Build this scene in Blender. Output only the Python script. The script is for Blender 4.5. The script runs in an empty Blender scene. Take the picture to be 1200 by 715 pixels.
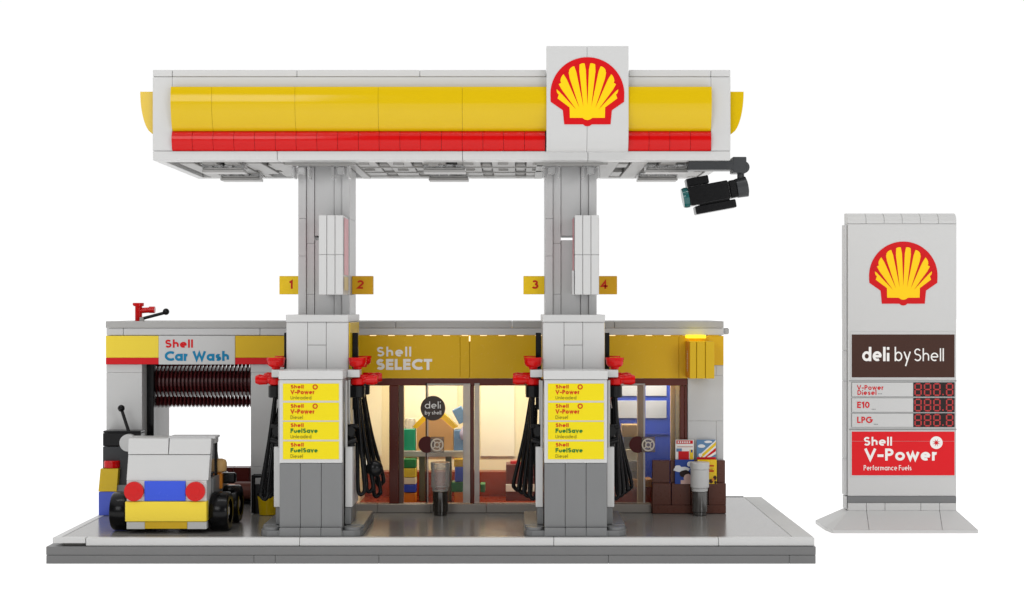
import bpy, bmesh, math, random
from mathutils import Vector, Matrix
random.seed(7)
sc = bpy.context.scene
COL = sc.collection
R = math.radians
# ---------------------------------------------------------------- measuring
# one unit = one stud (8 mm); the station's front plane is y = 0, the floor z = 0
FPX = 25.06 * 73.0
def S(y): return FPX / (73.0 + y)
def X(px, y): return (px - 603.0) / S(y)
def Z(py, y): return 12.0 - (py - 360.0) / S(y)

# ---------------------------------------------------------------- materials
MATS = {}
SPEC = .5
def plastic(name, col, rough=0.22, spec=0.5, var=0.04, bump=0.0, coat=0.0):
    if name in MATS: return MATS[name]
    m = bpy.data.materials.new(name); m.use_nodes = True
    nt = m.node_tree; N = nt.nodes; L = nt.links
    b = N['Principled BSDF']
    tc = N.new('ShaderNodeTexCoord')
    nz = N.new('ShaderNodeTexNoise'); nz.inputs['Scale'].default_value = 0.7; nz.inputs['Detail'].default_value = 3
    L.new(tc.outputs['Object'], nz.inputs['Vector'])
    mr = N.new('ShaderNodeMapRange'); mr.inputs['To Min'].default_value = 1 - var; mr.inputs['To Max'].default_value = 1 + var
    L.new(nz.outputs['Fac'], mr.inputs['Value'])
    mx = N.new('ShaderNodeVectorMath'); mx.operation = 'SCALE'; mx.inputs[0].default_value = col[:3]
    L.new(mr.outputs['Result'], mx.inputs['Scale'])
    L.new(mx.outputs['Vector'], b.inputs['Base Color'])
    n2 = N.new('ShaderNodeTexNoise'); n2.inputs['Scale'].default_value = 6; n2.inputs['Detail'].default_value = 4
    L.new(tc.outputs['Object'], n2.inputs['Vector'])
    m2 = N.new('ShaderNodeMapRange'); m2.inputs['To Min'].default_value = rough * .8; m2.inputs['To Max'].default_value = rough * 1.25
    L.new(n2.outputs['Fac'], m2.inputs['Value']); L.new(m2.outputs['Result'], b.inputs['Roughness'])
    b.inputs['Specular IOR Level'].default_value = spec * SPEC
    b.inputs['Coat Weight'].default_value = coat
    if bump:
        n3 = N.new('ShaderNodeTexNoise'); n3.inputs['Scale'].default_value = 1.3
        L.new(tc.outputs['Object'], n3.inputs['Vector'])
        bp = N.new('ShaderNodeBump'); bp.inputs['Strength'].default_value = bump; bp.inputs['Distance'].default_value = .05
        L.new(n3.outputs['Fac'], bp.inputs['Height']); L.new(bp.outputs['Normal'], b.inputs['Normal'])
    MATS[name] = m
    return m
def clear(name, col, alpha, rough=0.05):
    m = bpy.data.materials.new(name); m.use_nodes = True
    nt = m.node_tree; N = nt.nodes; L = nt.links
    b = N['Principled BSDF']; b.inputs['Base Color'].default_value = (*col, 1); b.inputs['Roughness'].default_value = rough
    t = N.new('ShaderNodeBsdfTransparent'); t.inputs['Color'].default_value = (*[min(1, .9 + .1 * c) for c in col], 1)
    nz = N.new('ShaderNodeTexNoise'); nz.inputs['Scale'].default_value = 1.2
    tc = N.new('ShaderNodeTexCoord'); L.new(tc.outputs['Object'], nz.inputs['Vector'])
    mr = N.new('ShaderNodeMapRange'); mr.inputs['To Min'].default_value = alpha * .8; mr.inputs['To Max'].default_value = alpha * 1.2
    L.new(nz.outputs['Fac'], mr.inputs['Value'])
    fr = N.new('ShaderNodeFresnel'); fr.inputs['IOR'].default_value = 1.45
    ad = N.new('ShaderNodeMath'); ad.operation = 'ADD'; ad.use_clamp = True
    L.new(mr.outputs['Result'], ad.inputs[0]); L.new(fr.outputs['Fac'], ad.inputs[1])
    mx = N.new('ShaderNodeMixShader'); L.new(ad.outputs['Value'], mx.inputs['Fac'])
    L.new(t.outputs['BSDF'], mx.inputs[1]); L.new(b.outputs['BSDF'], mx.inputs[2])
    L.new(mx.outputs['Shader'], N['Material Output'].inputs['Surface'])
    MATS[name] = m
    return m
def emit(name, col, st):
    m = bpy.data.materials.new(name); m.use_nodes = True
    b = m.node_tree.nodes['Principled BSDF']
    b.inputs['Base Color'].default_value = (*col, 1); b.inputs['Emission Color'].default_value = (*col, 1); b.inputs['Emission Strength'].default_value = st
    MATS[name] = m; return m

WHITE = plastic('white_plastic', (.555, .555, .55), .30, .4, .015)
WHITE2 = plastic('cool_white_plastic', (.53, .53, .53), .32, .4, .02)
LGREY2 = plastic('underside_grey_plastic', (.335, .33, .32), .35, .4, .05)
LGREY = plastic('light_grey_plastic', (.40, .395, .385), .30, .4, .03)
MGREY = plastic('stone_grey_plastic', (.185, .188, .19), .30, .4, .04)
DGREY = plastic('dark_grey_plastic', (.045, .047, .05), .3, .35)
PLINTH = plastic('plinth_grey_plastic', (.165, .165, .165), .35, .35, .04)
DECK = plastic('deck_grey_plastic', (.185, .178, .168), .19, 1.0, .04)
BLACK = plastic('black_plastic', (.005, .005, .0055), .22, .4)
HOSE = plastic('black_rubber_hose', (.003, .003, .0035), .25, .35)
TYRE = plastic('tyre_rubber', (.003, .003, .0035), .2, .4)
YEL = plastic('yellow_fascia', (.64, .43, .002), .12, .6, .02)
YEL2 = plastic('yellow_plastic', (.82, .55, .012), .24, .5, .02)
YELP = plastic('pale_yellow_bumper', (.82, .62, .05), .3, .4, .02)
YELSHOP = plastic('golden_fascia_print', (.68, .41, .011), .25, .4, .03)
YELSTK = plastic('yellow_sticker', (.76, .62, .008), .4, .3, .02)
RED = plastic('red_plastic', (.56, .002, .002), .12, .5, .02)
REDP = plastic('red_print', (.60, .010, .015), .4, .3, .02)
REDE = plastic('emblem_red', (.58, .003, .006), .4, .3, .01)
YELE = plastic('emblem_yellow', (.95, .58, .004), .4, .3, .01)
ORP = plastic('orange_red_print', (.55, .045, .008), .45, .3)
GREENP = plastic('green_print', (.03, .18, .03), .45, .3)
OLIVEP = plastic('dark_olive_print', (.20, .16, .01), .5, .3)
BLUEP = plastic('teal_blue_print', (.01, .20, .38), .4, .3)
WPRINT = plastic('white_print', (.84, .82, .79), .4, .3, .01)
BLUE = plastic('blue_plastic', (.035, .085, .62), .25, .5)
TAN = plastic('tan_plastic', (.60, .42, .20), .35, .4)
ORANGE = plastic('orange_plastic', (.72, .25, .03), .35, .4)
CREAM = plastic('cream_wall', (.84, .79, .60), .4, .3, .02)
CREAMW = plastic('pale_cream_wall', (.88, .86, .76), .4, .3, .02)
BROWN = plastic('brown_brick', (.105, .038, .026), .28, .45, .06)
BROWNF = plastic('brown_frame', (.11, .022, .014), .25, .5, .05)
REDBROWN = plastic('red_brown_plastic', (.25, .028, .005), .28, .5, .06)
SIGNBR = plastic('dark_brown_print', (.055, .022, .015), .4, .3, .04)
BRUSH = plastic('dark_red_bristle', (.075, .008, .009), .3, .5)
ROLL = plastic('faded_brown_roller', (.17, .055, .04), .35, .4)
GREEN = plastic('green_plastic', (.02, .22, .05), .3, .5)
TEALG = plastic('teal_green_plastic', (.02, .36, .20), .3, .5)
SKYB = plastic('sky_blue_plastic', (.16, .32, .60), .35, .4)
CHROME = plastic('silver_hub', (.45, .45, .46), .15, .8)
CLEAR = clear('clear_plastic', (.62, .62, .62), .38)
GLASS = clear('window_glass', (.6, .58, .55), .02, .02)
GLASSF = clear('smoky_door_edge', (.52, .47, .43), .70, .1)
SMOKE = clear('smoky_car_glass', (.03, .03, .035), .8, .08)
LENS = clear('teal_lens', (.008, .10, .10), .85)
LED = emit('led_warm', (1, .80, .45), 1.2)
LEDY = emit('led_yellow', (1, .82, .02), 1.3)
LEDR = emit('led_segment_red', (.36, .012, .014), .25)

# ---------------------------------------------------------------- mesh builder
class MB:
    def __init__(s): s.v = []; s.f = []
    def poly(s, pts):
        n = len(s.v); s.v += [tuple(p) for p in pts]; s.f.append(list(range(n, n + len(pts)))); return s
    def box(s, x0, x1, y0, y1, z0, z1, b=0.018):
        if x1 < x0: x0, x1 = x1, x0
        if y1 < y0: y0, y1 = y1, y0
        if z1 < z0: z0, z1 = z1, z0
        b = min(b, (x1 - x0) * .3, (y1 - y0) * .3, (z1 - z0) * .3)
        n = len(s.v); lo = (x0, y0, z0); hi = (x1, y1, z1); idx = {}
        for c in range(8):
            sg = [(c >> k) & 1 for k in range(3)]
            for a in range(3):
                p = [(hi[k] if sg[k] else lo[k]) - (0 if k == a else (b if sg[k] else -b)) for k in range(3)]
                idx[(c, a)] = len(s.v); s.v.append(tuple(p))
        for a in range(3):
            u, w = (a + 1) % 3, (a + 2) % 3
            for sd in (0, 1):
                q = [(sd << a) | (i << u) | (j << w) for i, j in ((0, 0), (1, 0), (1, 1), (0, 1))]
                f = [idx[(c, a)] for c in q]
                s.f.append(f if sd else f[::-1])
        for a in range(3):                      # edges along axis a
            u, w = (a + 1) % 3, (a + 2) % 3
            for i in (0, 1):
                for j in (0, 1):
                    c0 = (i << u) | (j << w); c1 = c0 | (1 << a)
                    f = [idx[(c0, u)], idx[(c1, u)], idx[(c1, w)], idx[(c0, w)]]
                    s.f.append(f if (i + j) % 2 else f[::-1])
        for c in range(8):
            par = bin(c).count('1') % 2
            f = [idx[(c, 0)], idx[(c, 1)], idx[(c, 2)]]
            s.f.append(f if par else f[::-1])
        return s
    def prism(s, pts, a0, a1, axis='y'):
        """closed outline pts extruded; axis y: pts are (x,z); axis x: pts are (y,z); axis z: (x,y)"""
        def P(p, a): return (p[0], a, p[1]) if axis == 'y' else (a, p[0], p[1]) if axis == 'x' else (p[0], p[1], a)
        n = len(s.v); k = len(pts)
        s.v += [P(p, a0) for p in pts] + [P(p, a1) for p in pts]
        s.f.append(list(range(n, n + k))); s.f.append(list(range(n + 2 * k - 1, n + k - 1, -1)))
        for i in range(k):
            j = (i + 1) % k; s.f.append([n + j, n + i, n + k + i, n + k + j])
        return s
    def cyl(s, p0, p1, r0, r1=None, n=20, cap=True):
        r1 = r0 if r1 is None else r1
        p0, p1 = Vector(p0), Vector(p1); d = (p1 - p0).normalized()
        u = d.orthogonal().normalized(); w = d.cross(u)
        b = len(s.v)
        for p, r in ((p0, r0), (p1, r1)):
            for i in range(n):
                t = 2 * math.pi * i / n; s.v.append(tuple(p + (u * math.cos(t) + w * math.sin(t)) * r))
        for i in range(n):
            j = (i + 1) % n; s.f.append([b + i, b + j, b + n + j, b + n + i])
        if cap: s.f.append(list(range(b + n - 1, b - 1, -1))); s.f.append(list(range(b + n, b + 2 * n)))
        return s
    def lathe(s, c, prof, n=28):
        """vertical lathe, prof = [(r,z)...] from bottom to top"""
        b = len(s.v)
        for r, z in prof:
            for i in range(n):
                t = 2 * math.pi * i / n; s.v.append((c[0] + r * math.cos(t), c[1] + r * math.sin(t), c[2] + z))
        for k in range(len(prof) - 1):
            for i in range(n):
                j = (i + 1) % n; s.f.append([b + k * n + i, b + k * n + j, b + (k + 1) * n + j, b + (k + 1) * n + i])
        s.f.append(list(range(b + n - 1, b - 1, -1))); s.f.append(list(range(b + (len(prof) - 1) * n, b + len(prof) * n)))
        return s
    def ball(s, c, r, n=16, sc_=(1, 1, 1)):
        b = len(s.v); m = n // 2
        for k in range(1, m):
            ph = math.pi * k / m
            for i in range(n):
                t = 2 * math.pi * i / n
                s.v.append((c[0] + sc_[0] * r * math.sin(ph) * math.cos(t), c[1] + sc_[1] * r * math.sin(ph) * math.sin(t), c[2] - sc_[2] * r * math.cos(ph)))
        for k in range(m - 2):
            for i in range(n):
                j = (i + 1) % n; s.f.append([b + k * n + i, b + k * n + j, b + (k + 1) * n + j, b + (k + 1) * n + i])
        s.v.append((c[0], c[1], c[2] - r * sc_[2])); s.v.append((c[0], c[1], c[2] + r * sc_[2])); lo, hi = len(s.v) - 2, len(s.v) - 1
        for i in range(n):
            j = (i + 1) % n; s.f.append([lo, b + j, b + i]); s.f.append([hi, b + (m - 2) * n + i, b + (m - 2) * n + j])
        return s
    def tube(s, pts, r, n=10, steps=8):
        P = [Vector(p) for p in pts]
        Q = []
        for i in range(len(P) - 1):             # catmull-rom
            a = P[max(i - 1, 0)]; b_ = P[i]; c = P[i + 1]; d = P[min(i + 2, len(P) - 1)]
            for k in range(steps):
                t = k / steps
                Q.append(.5 * ((2 * b_) + (c - a) * t + (2 * a - 5 * b_ + 4 * c - d) * t * t + (3 * b_ - a - 3 * c + d) * t ** 3))
        Q.append(P[-1]); b = len(s.v); u = None
        for i, q in enumerate(Q):
            d = (Q[min(i + 1, len(Q) - 1)] - Q[max(i - 1, 0)]).normalized()
            u = d.orthogonal().normalized() if u is None else (u - d * u.dot(d)).normalized()
            w = d.cross(u)
            for k in range(n):
                t = 2 * math.pi * k / n; s.v.append(tuple(q + (u * math.cos(t) + w * math.sin(t)) * r))
        for i in range(len(Q) - 1):
            for k in range(n):
                j = (k + 1) % n; s.f.append([b + i * n + k, b + i * n + j, b + (i + 1) * n + j, b + (i + 1) * n + k])
        s.f.append(list(range(b + n - 1, b - 1, -1))); s.f.append(list(range(b + (len(Q) - 1) * n, b + len(Q) * n)))
        return s
    def build(s, name, mat, parent=None, local=False, smooth=False, fix=True, ang=38):
        o_ = Vector((0, 0, 0))
        if parent is not None and not local:
            p = parent
            while p.parent is not None: p = p.parent
            o_ = p.location
        me = bpy.data.meshes.new(name)
        me.from_pydata([(v[0] - o_[0], v[1] - o_[1], v[2] - o_[2]) for v in s.v], [], s.f)
        if fix:
            bm = bmesh.new(); bm.from_mesh(me); bmesh.ops.recalc_face_normals(bm, faces=bm.faces[:]); bm.to_mesh(me); bm.free()
        me.materials.append(mat)
        if smooth:
            me.polygons.foreach_set('use_smooth', [True] * len(me.polygons))
            me.set_sharp_from_angle(angle=R(ang))
        me.update()
        o = bpy.data.objects.new(name, me); COL.objects.link(o)
        if parent is not None: o.parent = parent
        return o

def thing(name, label, cat, loc=(0, 0, 0), group=None):
    o = bpy.data.objects.new(name, None); COL.objects.link(o); o.location = loc
    o.empty_display_size = .3
    o['label'] = label; o['category'] = cat
    if group: o['group'] = group
    return o
def tag(o, label, cat, group=None):
    o['label'] = label; o['category'] = cat
    if group: o['group'] = group
    return o
def copy_tree(o, parent=None):
    c = o.copy(); COL.objects.link(c); c.parent = parent
    for ch in list(o.children): copy_tree(ch, c)
    return c
def bx(name, mat, parent, x0, x1, y0, y1, z0, z1, b=.014):
    return MB().box(x0, x1, y0, y1, z0, z1, b).build(name, mat, parent)

def wall(mb, x0, x1, y0, y1, z0, z1, rows=(), cols=4.0, g=.010, off=0.0, b=.012):
    """a face made of butted bricks with hairline gaps; rows = list of row heights (z) boundaries"""
    zs = [z0] + list(rows) + [z1]
    for k in range(len(zs) - 1):
        a = x0; first = True
        while a < x1 - .01:
            w = cols * (.5 if (k % 2 and first) else 1) + (off if first else 0)
            e = min(a + w, x1)
            if x1 - e < .3: e = x1
            mb.box(a + g / 2, e - g / 2, y0, y1, zs[k] + g / 2, zs[k + 1] - g / 2, b)
            a = e; first = False
    mb.box(x0 + .06, x1 - .06, y0 + .06, y1 - .02, z0 + .03, z1 - .03, .0)
    return mb

# ---------------------------------------------------------------- lettering (geometric sans drawn as strokes)
def arc(cx, cy, rx, ry, a0, a1, n=14):
    return [(cx + rx * math.cos(R(a0 + (a1 - a0) * i / n)), cy + ry * math.sin(R(a0 + (a1 - a0) * i / n))) for i in range(n + 1)]
XH = .64
o_ = lambda x=0: arc(x + .27, XH / 2, .27, XH / 2, 0, 360, 24)
G = {
 'S': (.50, [arc(.25, .76, .22, .24, 28, 270) + arc(.25, .26, .25, .26, 90, -150)[1:]]),
 's': (.34, [arc(.17, .46, .14, .16, 35, 270, 10) + arc(.17, .155, .17, .155, 90, -145, 10)[1:]]),
 'h': (.44, [[(0, 0), (0, 1.02)], arc(.22, .38, .22, .24, 180, 0) + [(.44, 0)]]),
 'n': (.44, [[(0, 0), (0, XH)], arc(.22, .38, .22, .24, 180, 0) + [(.44, 0)]]),
 'm': (.76, [[(0, 0), (0, XH)], arc(.19, .40, .19, .22, 180, 0) + [(.38, 0)], arc(.57, .40, .19, .22, 180, 0) + [(.76, 0)]]),
 'e': (.54, [[(0.04, XH/2), (.50, XH/2)], arc(.27, XH/2, .27, XH/2, 0, 302, 22)]),
 'c': (.46, [arc(.27, XH/2, .27, XH/2, 50, 310, 20)]),
 'l': (0.0, [[(0, 0), (0, 1.02)]]),
 'i': (0.0, [[(0, 0), (0, .50)], [(0, .985), (0, 1.0)]]),
 'o': (.54, [o_()]),
 'a': (.54, [o_(), [(.54, 0), (.54, XH)]]),
 'd': (.54, [o_(), [(.54, 0), (.54, 1.02)]]),
 'b': (.54, [o_(), [(0, 0), (0, 1.02)]]),
 'p': (.54, [o_(), [(0, -.3), (0, XH)]]),
 'y': (.48, [[(0, XH), (.25, .03)], [(.48, XH), (.12, -.30)]]),
 'v': (.46, [[(0, XH), (.23, 0), (.46, XH)]]),
 'u': (.44, [[(0, XH), (0, .24)] + arc(.22, .23, .22, .23, 180, 360)[1:] + [(.44, XH)]]),
 'w': (.76, [[(0, XH), (.19, 0), (.38, XH), (.57, 0), (.76, XH)]]),
 'r': (.24, [[(0, 0), (0, XH)], arc(.2, .36, .2, .26, 180, 75, 8)]),
 'f': (.24, [[(.1, 0), (.1, .8)] + arc(.27, .82, .17, .2, 170, 90, 6), [(0, XH), (.26, XH)]]),
 'V': (.66, [[(0, 1), (.33, 0), (.66, 1)]]),
 'W': (1.04, [[(0, 1), (.26, 0), (.52, .9), (.78, 0), (1.04, 1)]]),
 '-': (.26, [[(0, .38), (.26, .38)]]),
 '.': (.0, [[(0, 0.0), (0, .04)]]),
 'P': (.44, [[(0, 0), (0, 1)], [(0, 1), (.2, 1)] + arc(.2, .74, .24, .26, 90, -90)[1:] + [(0, .48)]]),
 'D': (.60, [[(0, 0), (0, 1)], [(0, 1), (.15, 1)] + arc(.15, .5, .45, .5, 90, -90, 18)[1:] + [(0, 0)]]),
 'U': (.54, [[(0, 1), (0, .28)] + arc(.27, .27, .27, .27, 180, 360)[1:] + [(.54, 1)]]),
 'F': (.40, [[(0, 0), (0, 1)], [(0, 1), (.4, 1)], [(0, .54), (.36, .54)]]),
 'E': (.40, [[(0, 0), (0, 1)], [(0, 1), (.4, 1)], [(0, .52), (.37, .52)], [(0, 0), (.4, 0)]]),
 'L': (.38, [[(0, 1), (0, 0), (.38, 0)]]),
 'C': (.68, [arc(.48, .5, .48, .5, 50, 310, 20)]),
 'G': (.84, [arc(.46, .5, .46, .5, 45, 360, 22) + [(.52, .5)]]),
 'T': (.48, [[(0, 1), (.48, 1)], [(.24, 0), (.24, 1)]]),
 'R': (.46, [[(0, 0), (0, 1)], [(0, 1), (.2, 1)] + arc(.2, .76, .24, .24, 90, -90)[1:] + [(0, .52)], [(.2, .5), (.46, 0)]]),
 '1': (.2, [[(0, .86), (.2, 1), (.2, 0)]]),
 '0': (.54, [arc(.27, .5, .27, .5, 0, 360, 26)]),
 '2': (.5, [arc(.25, .73, .24, .27, 170, -35, 12) + [(0, 0), (.5, 0)]]),
 '3': (.46, [arc(.21, .77, .2, .23, 150, -90, 12), arc(.2, .27, .25, .27, 90, -150, 14)]),
 '4': (.56, [[(.4, 0), (.4, 1), (0, .26), (.56, .26)]]),
 ' ': (.0, []),
}
def ribbon(mb, pts, w, put, k, cap=True):
    """one stroke: mitred ribbon of width w, put(x, y, k) places a point"""
    P = [Vector(p) for p in pts]
    closed = (P[0] - P[-1]).length < 1e-4 and len(P) > 3
    if closed: P = P[:-1]
    elif cap:
        d0 = (P[0] - P[1]).normalized() * w * .5; d1 = (P[-1] - P[-2]).normalized() * w * .5
        vert0 = abs(d0.y) > abs(d0.x) * 4 or abs(d0.x) > abs(d0.y) * 4
        if len(P) < 8:
            P[0] = P[0] + d0; P[-1] = P[-1] + d1
    n = len(P); Lf = []; Rt = []
    for i in range(n):
        if closed: a, c = P[i - 1], P[(i + 1) % n]
        else: a, c = P[max(i - 1, 0)], P[min(i + 1, n - 1)]
        t0 = (P[i] - a) if (P[i] - a).length > 1e-6 else (c - P[i])
        t1 = (c - P[i]) if (c - P[i]).length > 1e-6 else t0
        t0.normalize(); t1.normalize()
        n0 = Vector((-t0.y, t0.x)); n1 = Vector((-t1.y, t1.x)); m = (n0 + n1)
        if m.length < 1e-3: m = n0
        m.normalize(); sc_ = 1 / max(.42, m.dot(n0))
        Lf.append(P[i] + m * (w / 2 * sc_)); Rt.append(P[i] - m * (w / 2 * sc_))
    rng = range(n if closed else n - 1)
    b = len(mb.v)
    for i in range(n): mb.v.append(put(Rt[i].x, Rt[i].y, k)); mb.v.append(put(Lf[i].x, Lf[i].y, k))
    for i in rng:
        j = (i + 1) % n; mb.f.append([b + 2 * i, b + 2 * j, b + 2 * j + 1, b + 2 * i + 1])
def lettering(text, parent, x0, z0, cap, mat, y=None, w=.17, x1=None, gap=.13, name='lettering', put=None, local=False):
    """text on a front-facing plane y (or through put); x0..x1 the span, z0 the baseline, cap the capital height"""
    mb = MB(); cur = w / 2; items = []; k = 0
    for ch in text:
        gw, strokes = G[ch]
        for st in strokes:
            pp = [(cur + p[0] * (1), (w / 2 + p[1] * (1 - w)) if p[1] >= 0 else p[1]) for p in st]
            items.append((pp, k)); k += 1
        cur += gw + w + gap
    total = cur - gap - w / 2
    sx = (x1 - x0) / total if x1 is not None else cap
    for pp, k in items:
        q = [(p[0] * sx / cap, p[1]) for p in pp]
        f = put or (lambda a, b_, kk: (x0 + a * cap, y - .010 - .0015 * (kk % 5), z0 + b_ * cap))
        ribbon(mb, q, w, f, k)
    return mb.build(name, mat, parent, fix=False, local=local)

def emblem(parent, cx, zc, h, y, name='scallop_emblem', z_lift=.012):
    """the scallop badge: h = full height, centre (cx, zc); one red plate, yellow face, red flutes"""
    u = h / 245.0
    def q(px, py): return (cx + (px - 320) * u, zc - (py - 294) * u)
    # red outline
    out = [q(320 + 131 * math.cos(R(a)), 303 - 131 * math.sin(R(a))) for a in range(-4, 185, 4)]
    out += [q(190, 330), q(233, 360), q(238, 410), q(303, 410)] + [q(320 + 17 * math.cos(R(a)), 404 + 13 * math.sin(R(a))) for a in (150, 120, 90, 60, 30)] + [q(337, 410), q(402, 410), q(407, 360), q(450, 330)]
    e = MB().prism(out, y - .02, y - .001, 'y').build(name, REDE, parent)
    # yellow face
    r = 109
    tips = []
    cuts = [-1, 23, 50, 71, 90, 109, 130, 157, 181]
    face = []
    for i in range(8):
        a0, a1 = cuts[i], cuts[i + 1]
        for t in range(0, 9):
            a = a0 + (a1 - a0) * t / 8
            bulge = r * (0.93 + .085 * math.sin(math.pi * t / 8) ** .6)
            face.append(q(320 + bulge * math.cos(R(a)), 303 - bulge * math.sin(R(a))))
    face += [q(214, 318), q(257, 350), q(258, 387), q(302, 387)] + [q(311, 393), q(320, 395), q(329, 393)] + [q(338, 387), q(382, 387), q(383, 350), q(426, 318)]
    mb = MB(); mb.poly([(p[0], y - .028, p[1]) for p in face]); mb.build('yellow_face', YELE, e, fix=False)
    fl = MB()
    for i, (ox, oy, tx, ty) in enumerate([(320, 192, 320, 342), (282, 198, 306, 347), (358, 198, 334, 347), (243, 225, 292, 352), (397, 225, 348, 352), (208, 270, 280, 357), (432, 270, 360, 357)]):
        O = Vector(q(ox, oy)); T = Vector(q(tx, ty)); d = (T - O).normalized(); nn = Vector((-d.y, d.x)); w = 8.5 * u
        pts = [O + nn * w * 1.2, O - nn * w * 1.2, O + d * 26 * u - nn * w * .62, T, O + d * 26 * u + nn * w * .62]
        fl.poly([(p.x, y - .034 - .001 * i, p.y) for p in pts])
    fl.build('red_flute_lines', REDE, e, fix=False)
    return e
def disc(mb, cx, cz, r, y, n=28, r2=0):
    if r2:
        b = len(mb.v)
        for i in range(n):
            t = 2 * math.pi * i / n
            mb.v.append((cx + r * math.cos(t), y, cz + r * math.sin(t))); mb.v.append((cx + r2 * math.cos(t), y, cz + r2 * math.sin(t)))
        for i in range(n):
            j = (i + 1) % n; mb.f.append([b + 2 * i, b + 2 * j, b + 2 * j + 1, b + 2 * i + 1])
    else: mb.poly([(cx + r * math.cos(2 * math.pi * i / n), y, cz + r * math.sin(2 * math.pi * i / n)) for i in range(n)])
    return mb

# ================================================================ SETTING
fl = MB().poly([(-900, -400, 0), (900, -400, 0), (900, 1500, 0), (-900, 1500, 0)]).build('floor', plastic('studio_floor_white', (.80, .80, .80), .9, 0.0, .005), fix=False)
fl['kind'] = 'structure'          # white floor, glow added to wash out shadows and fill from below
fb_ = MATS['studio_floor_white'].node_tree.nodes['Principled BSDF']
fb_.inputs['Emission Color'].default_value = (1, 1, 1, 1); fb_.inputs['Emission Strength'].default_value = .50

# ================================================================ BASE
base = thing('station_base', 'wide grey brick base plate with white kerb carrying the whole fuel station', 'base', (-3.9, 8, 0))
BX0, BX1, BD = X(54, 0), X(956, 0), 16.2
pl = MB()
for (a, b_) in ((BX0, X(297.5, 0)), (X(297.5, 0), X(322.5, 0)), (X(322.5, 0), X(444, 0)), (X(444, 0), X(713, 0)), (X(713, 0), X(925, 0)), (X(925, 0), BX1)):
    pl.box(a + .008, b_ - .008, 0, .98, .0, .39, .01)
pl.box(BX0, BX1, 0.0, BD, .41, .80, .012)
pl.box(BX0 + .04, BX1 - .04, .99, BD - .02, .0, .405, .0)
pl.build('plinth', PLINTH, base)
KX0, KX1 = X(62, .15), X(954.5, .15)
DX1 = KX1 - 1.0; DX0 = KX0 + .35
bx('deck', DECK, base, DX0, DX1, .45, BD - .3, .8, 1.19, .01)
for (a, b_, c, d, n) in ((KX0 + 1.55, X(842, .1), .1, .44, 0), (X(842, .1), KX1, .1, .44, 0)):
    mb = MB()
    if a < -10:
        mb.box(a + .01, X(351, .1) - .01, c, d, .82, 1.2, .02); mb.box(X(351, .1) + .01, X(649, .1) - .01, c, d, .82, 1.2, .02)
        mb.box(X(649, .1) + .01, b_ - .01, c, d, .82, 1.2, .02)
    else: mb.box(a + .01, b_ - .01, c, d, .82, 1.2, .02)
    mb.build('kerb', WHITE, base)
MB().prism([(KX0, .1), (KX0 + 1.53, .1), (KX0 + 1.53, .44), (KX0 + .34, .44), (KX0 + .34, BD - .3), (KX0, BD - .3)], .95, 1.2, 'z').build('kerb', WHITE, base)
mb = MB()
for i in range(4): mb.box(DX1 + .01, KX1, .46 + i * 3.86, .46 + (i + 1) * 3.86 - .015, .82, 1.2, .015)
mb.build('kerb', plastic('side_kerb_grey', (.50, .50, .49), .4, .15), base)
bx('kerb', DGREY, base, DX1 - 3, DX1, BD - .28, BD - .05, .8, 1.21, .01)
# ================================================================ CANOPY
YF = 2.4; YB = 13.3
can = thing('forecourt_canopy', 'long yellow and red fronted station canopy held up by two pillars', 'canopy', (-3.5, 7.8, 19.1))
cx0, cx1 = X(179, YF), X(856, YF)
zt, zb = Z(82, YF), Z(188, YF)
z90, z103, z153, z177 = Z(90, YF), Z(103, YF), Z(153, YF), Z(177, YF)
ix0, ix1 = X(202, YF), X(833, YF)
LX0, LX1 = X(640.5, YF - .6), X(736.5, YF - .6)
# white rim
mb = MB()
for a, b_ in ((cx0, ix0), (ix0, X(348, YF)), (X(348, YF), X(492, YF)), (X(492, YF), X(640, YF)), (X(737, YF), X(833, YF)), (X(833, YF), cx1)):
    mb.box(a + .01, b_ - .01, YF - .02, YF + 1, z90 + .01, zt, .02)
mb.box(cx0 + .03, cx1 - .03, YF + .5, YF + .9, zb + .2, zt - .1, 0)
mb.build('top_rim', WHITE, can)
bx('end_column', WHITE, can, cx0, ix0 - .01, YF, YF + 1, z177 + .01, z90 - .01)
bx('end_column', WHITE, can, ix1 + .01, cx1, YF, YF + 1, z177 + .01, z90 - .01)
mb = MB()
for a, b_ in ((cx0, X(325, YF)), (X(325, YF), X(542, YF)), (X(542, YF), X(689, YF)), (X(689, YF), cx1)):
    mb.box(a + .01, b_ - .01, YF - .02, YF + 1, zb, z177 - .01, .02)
mb.build('bottom_rim', WHITE, can)
bx('recessed_band', WHITE, can, ix0, ix1, YF - .005, YF + .45, z103 - .1, z90 - .01)
# yellow fascia: convex profile
def bulge_prof(y0, ztop, h, out, n=14, flip=1):
    pts = [(y0 + .3 * flip, ztop)]
    for i in range(n + 1):
        t = i / n
        tk = max(0, (.42 - t) / .42)
        pts.append((y0 - flip * (out * math.sqrt(max(0, 1 - t * t * .985)) - .13 * tk * tk), ztop - h * t))
    pts.append((y0 + .3 * flip, ztop - h))
    return pts
yh = z103 - z153
seg = [(ix0, X(250, YF)), (X(250, YF), X(347, YF)), (X(347, YF), X(444, YF)), (X(444, YF), X(542, YF)), (X(542, YF), X(641, YF)), (X(735, YF), ix1)]
for a, b_ in seg:
    MB().prism(bulge_prof(YF + .1, z103, yh + .03, .6), a + .006, b_ - .006, 'x').build('yellow_fascia', YEL, can, smooth=True)
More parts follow.
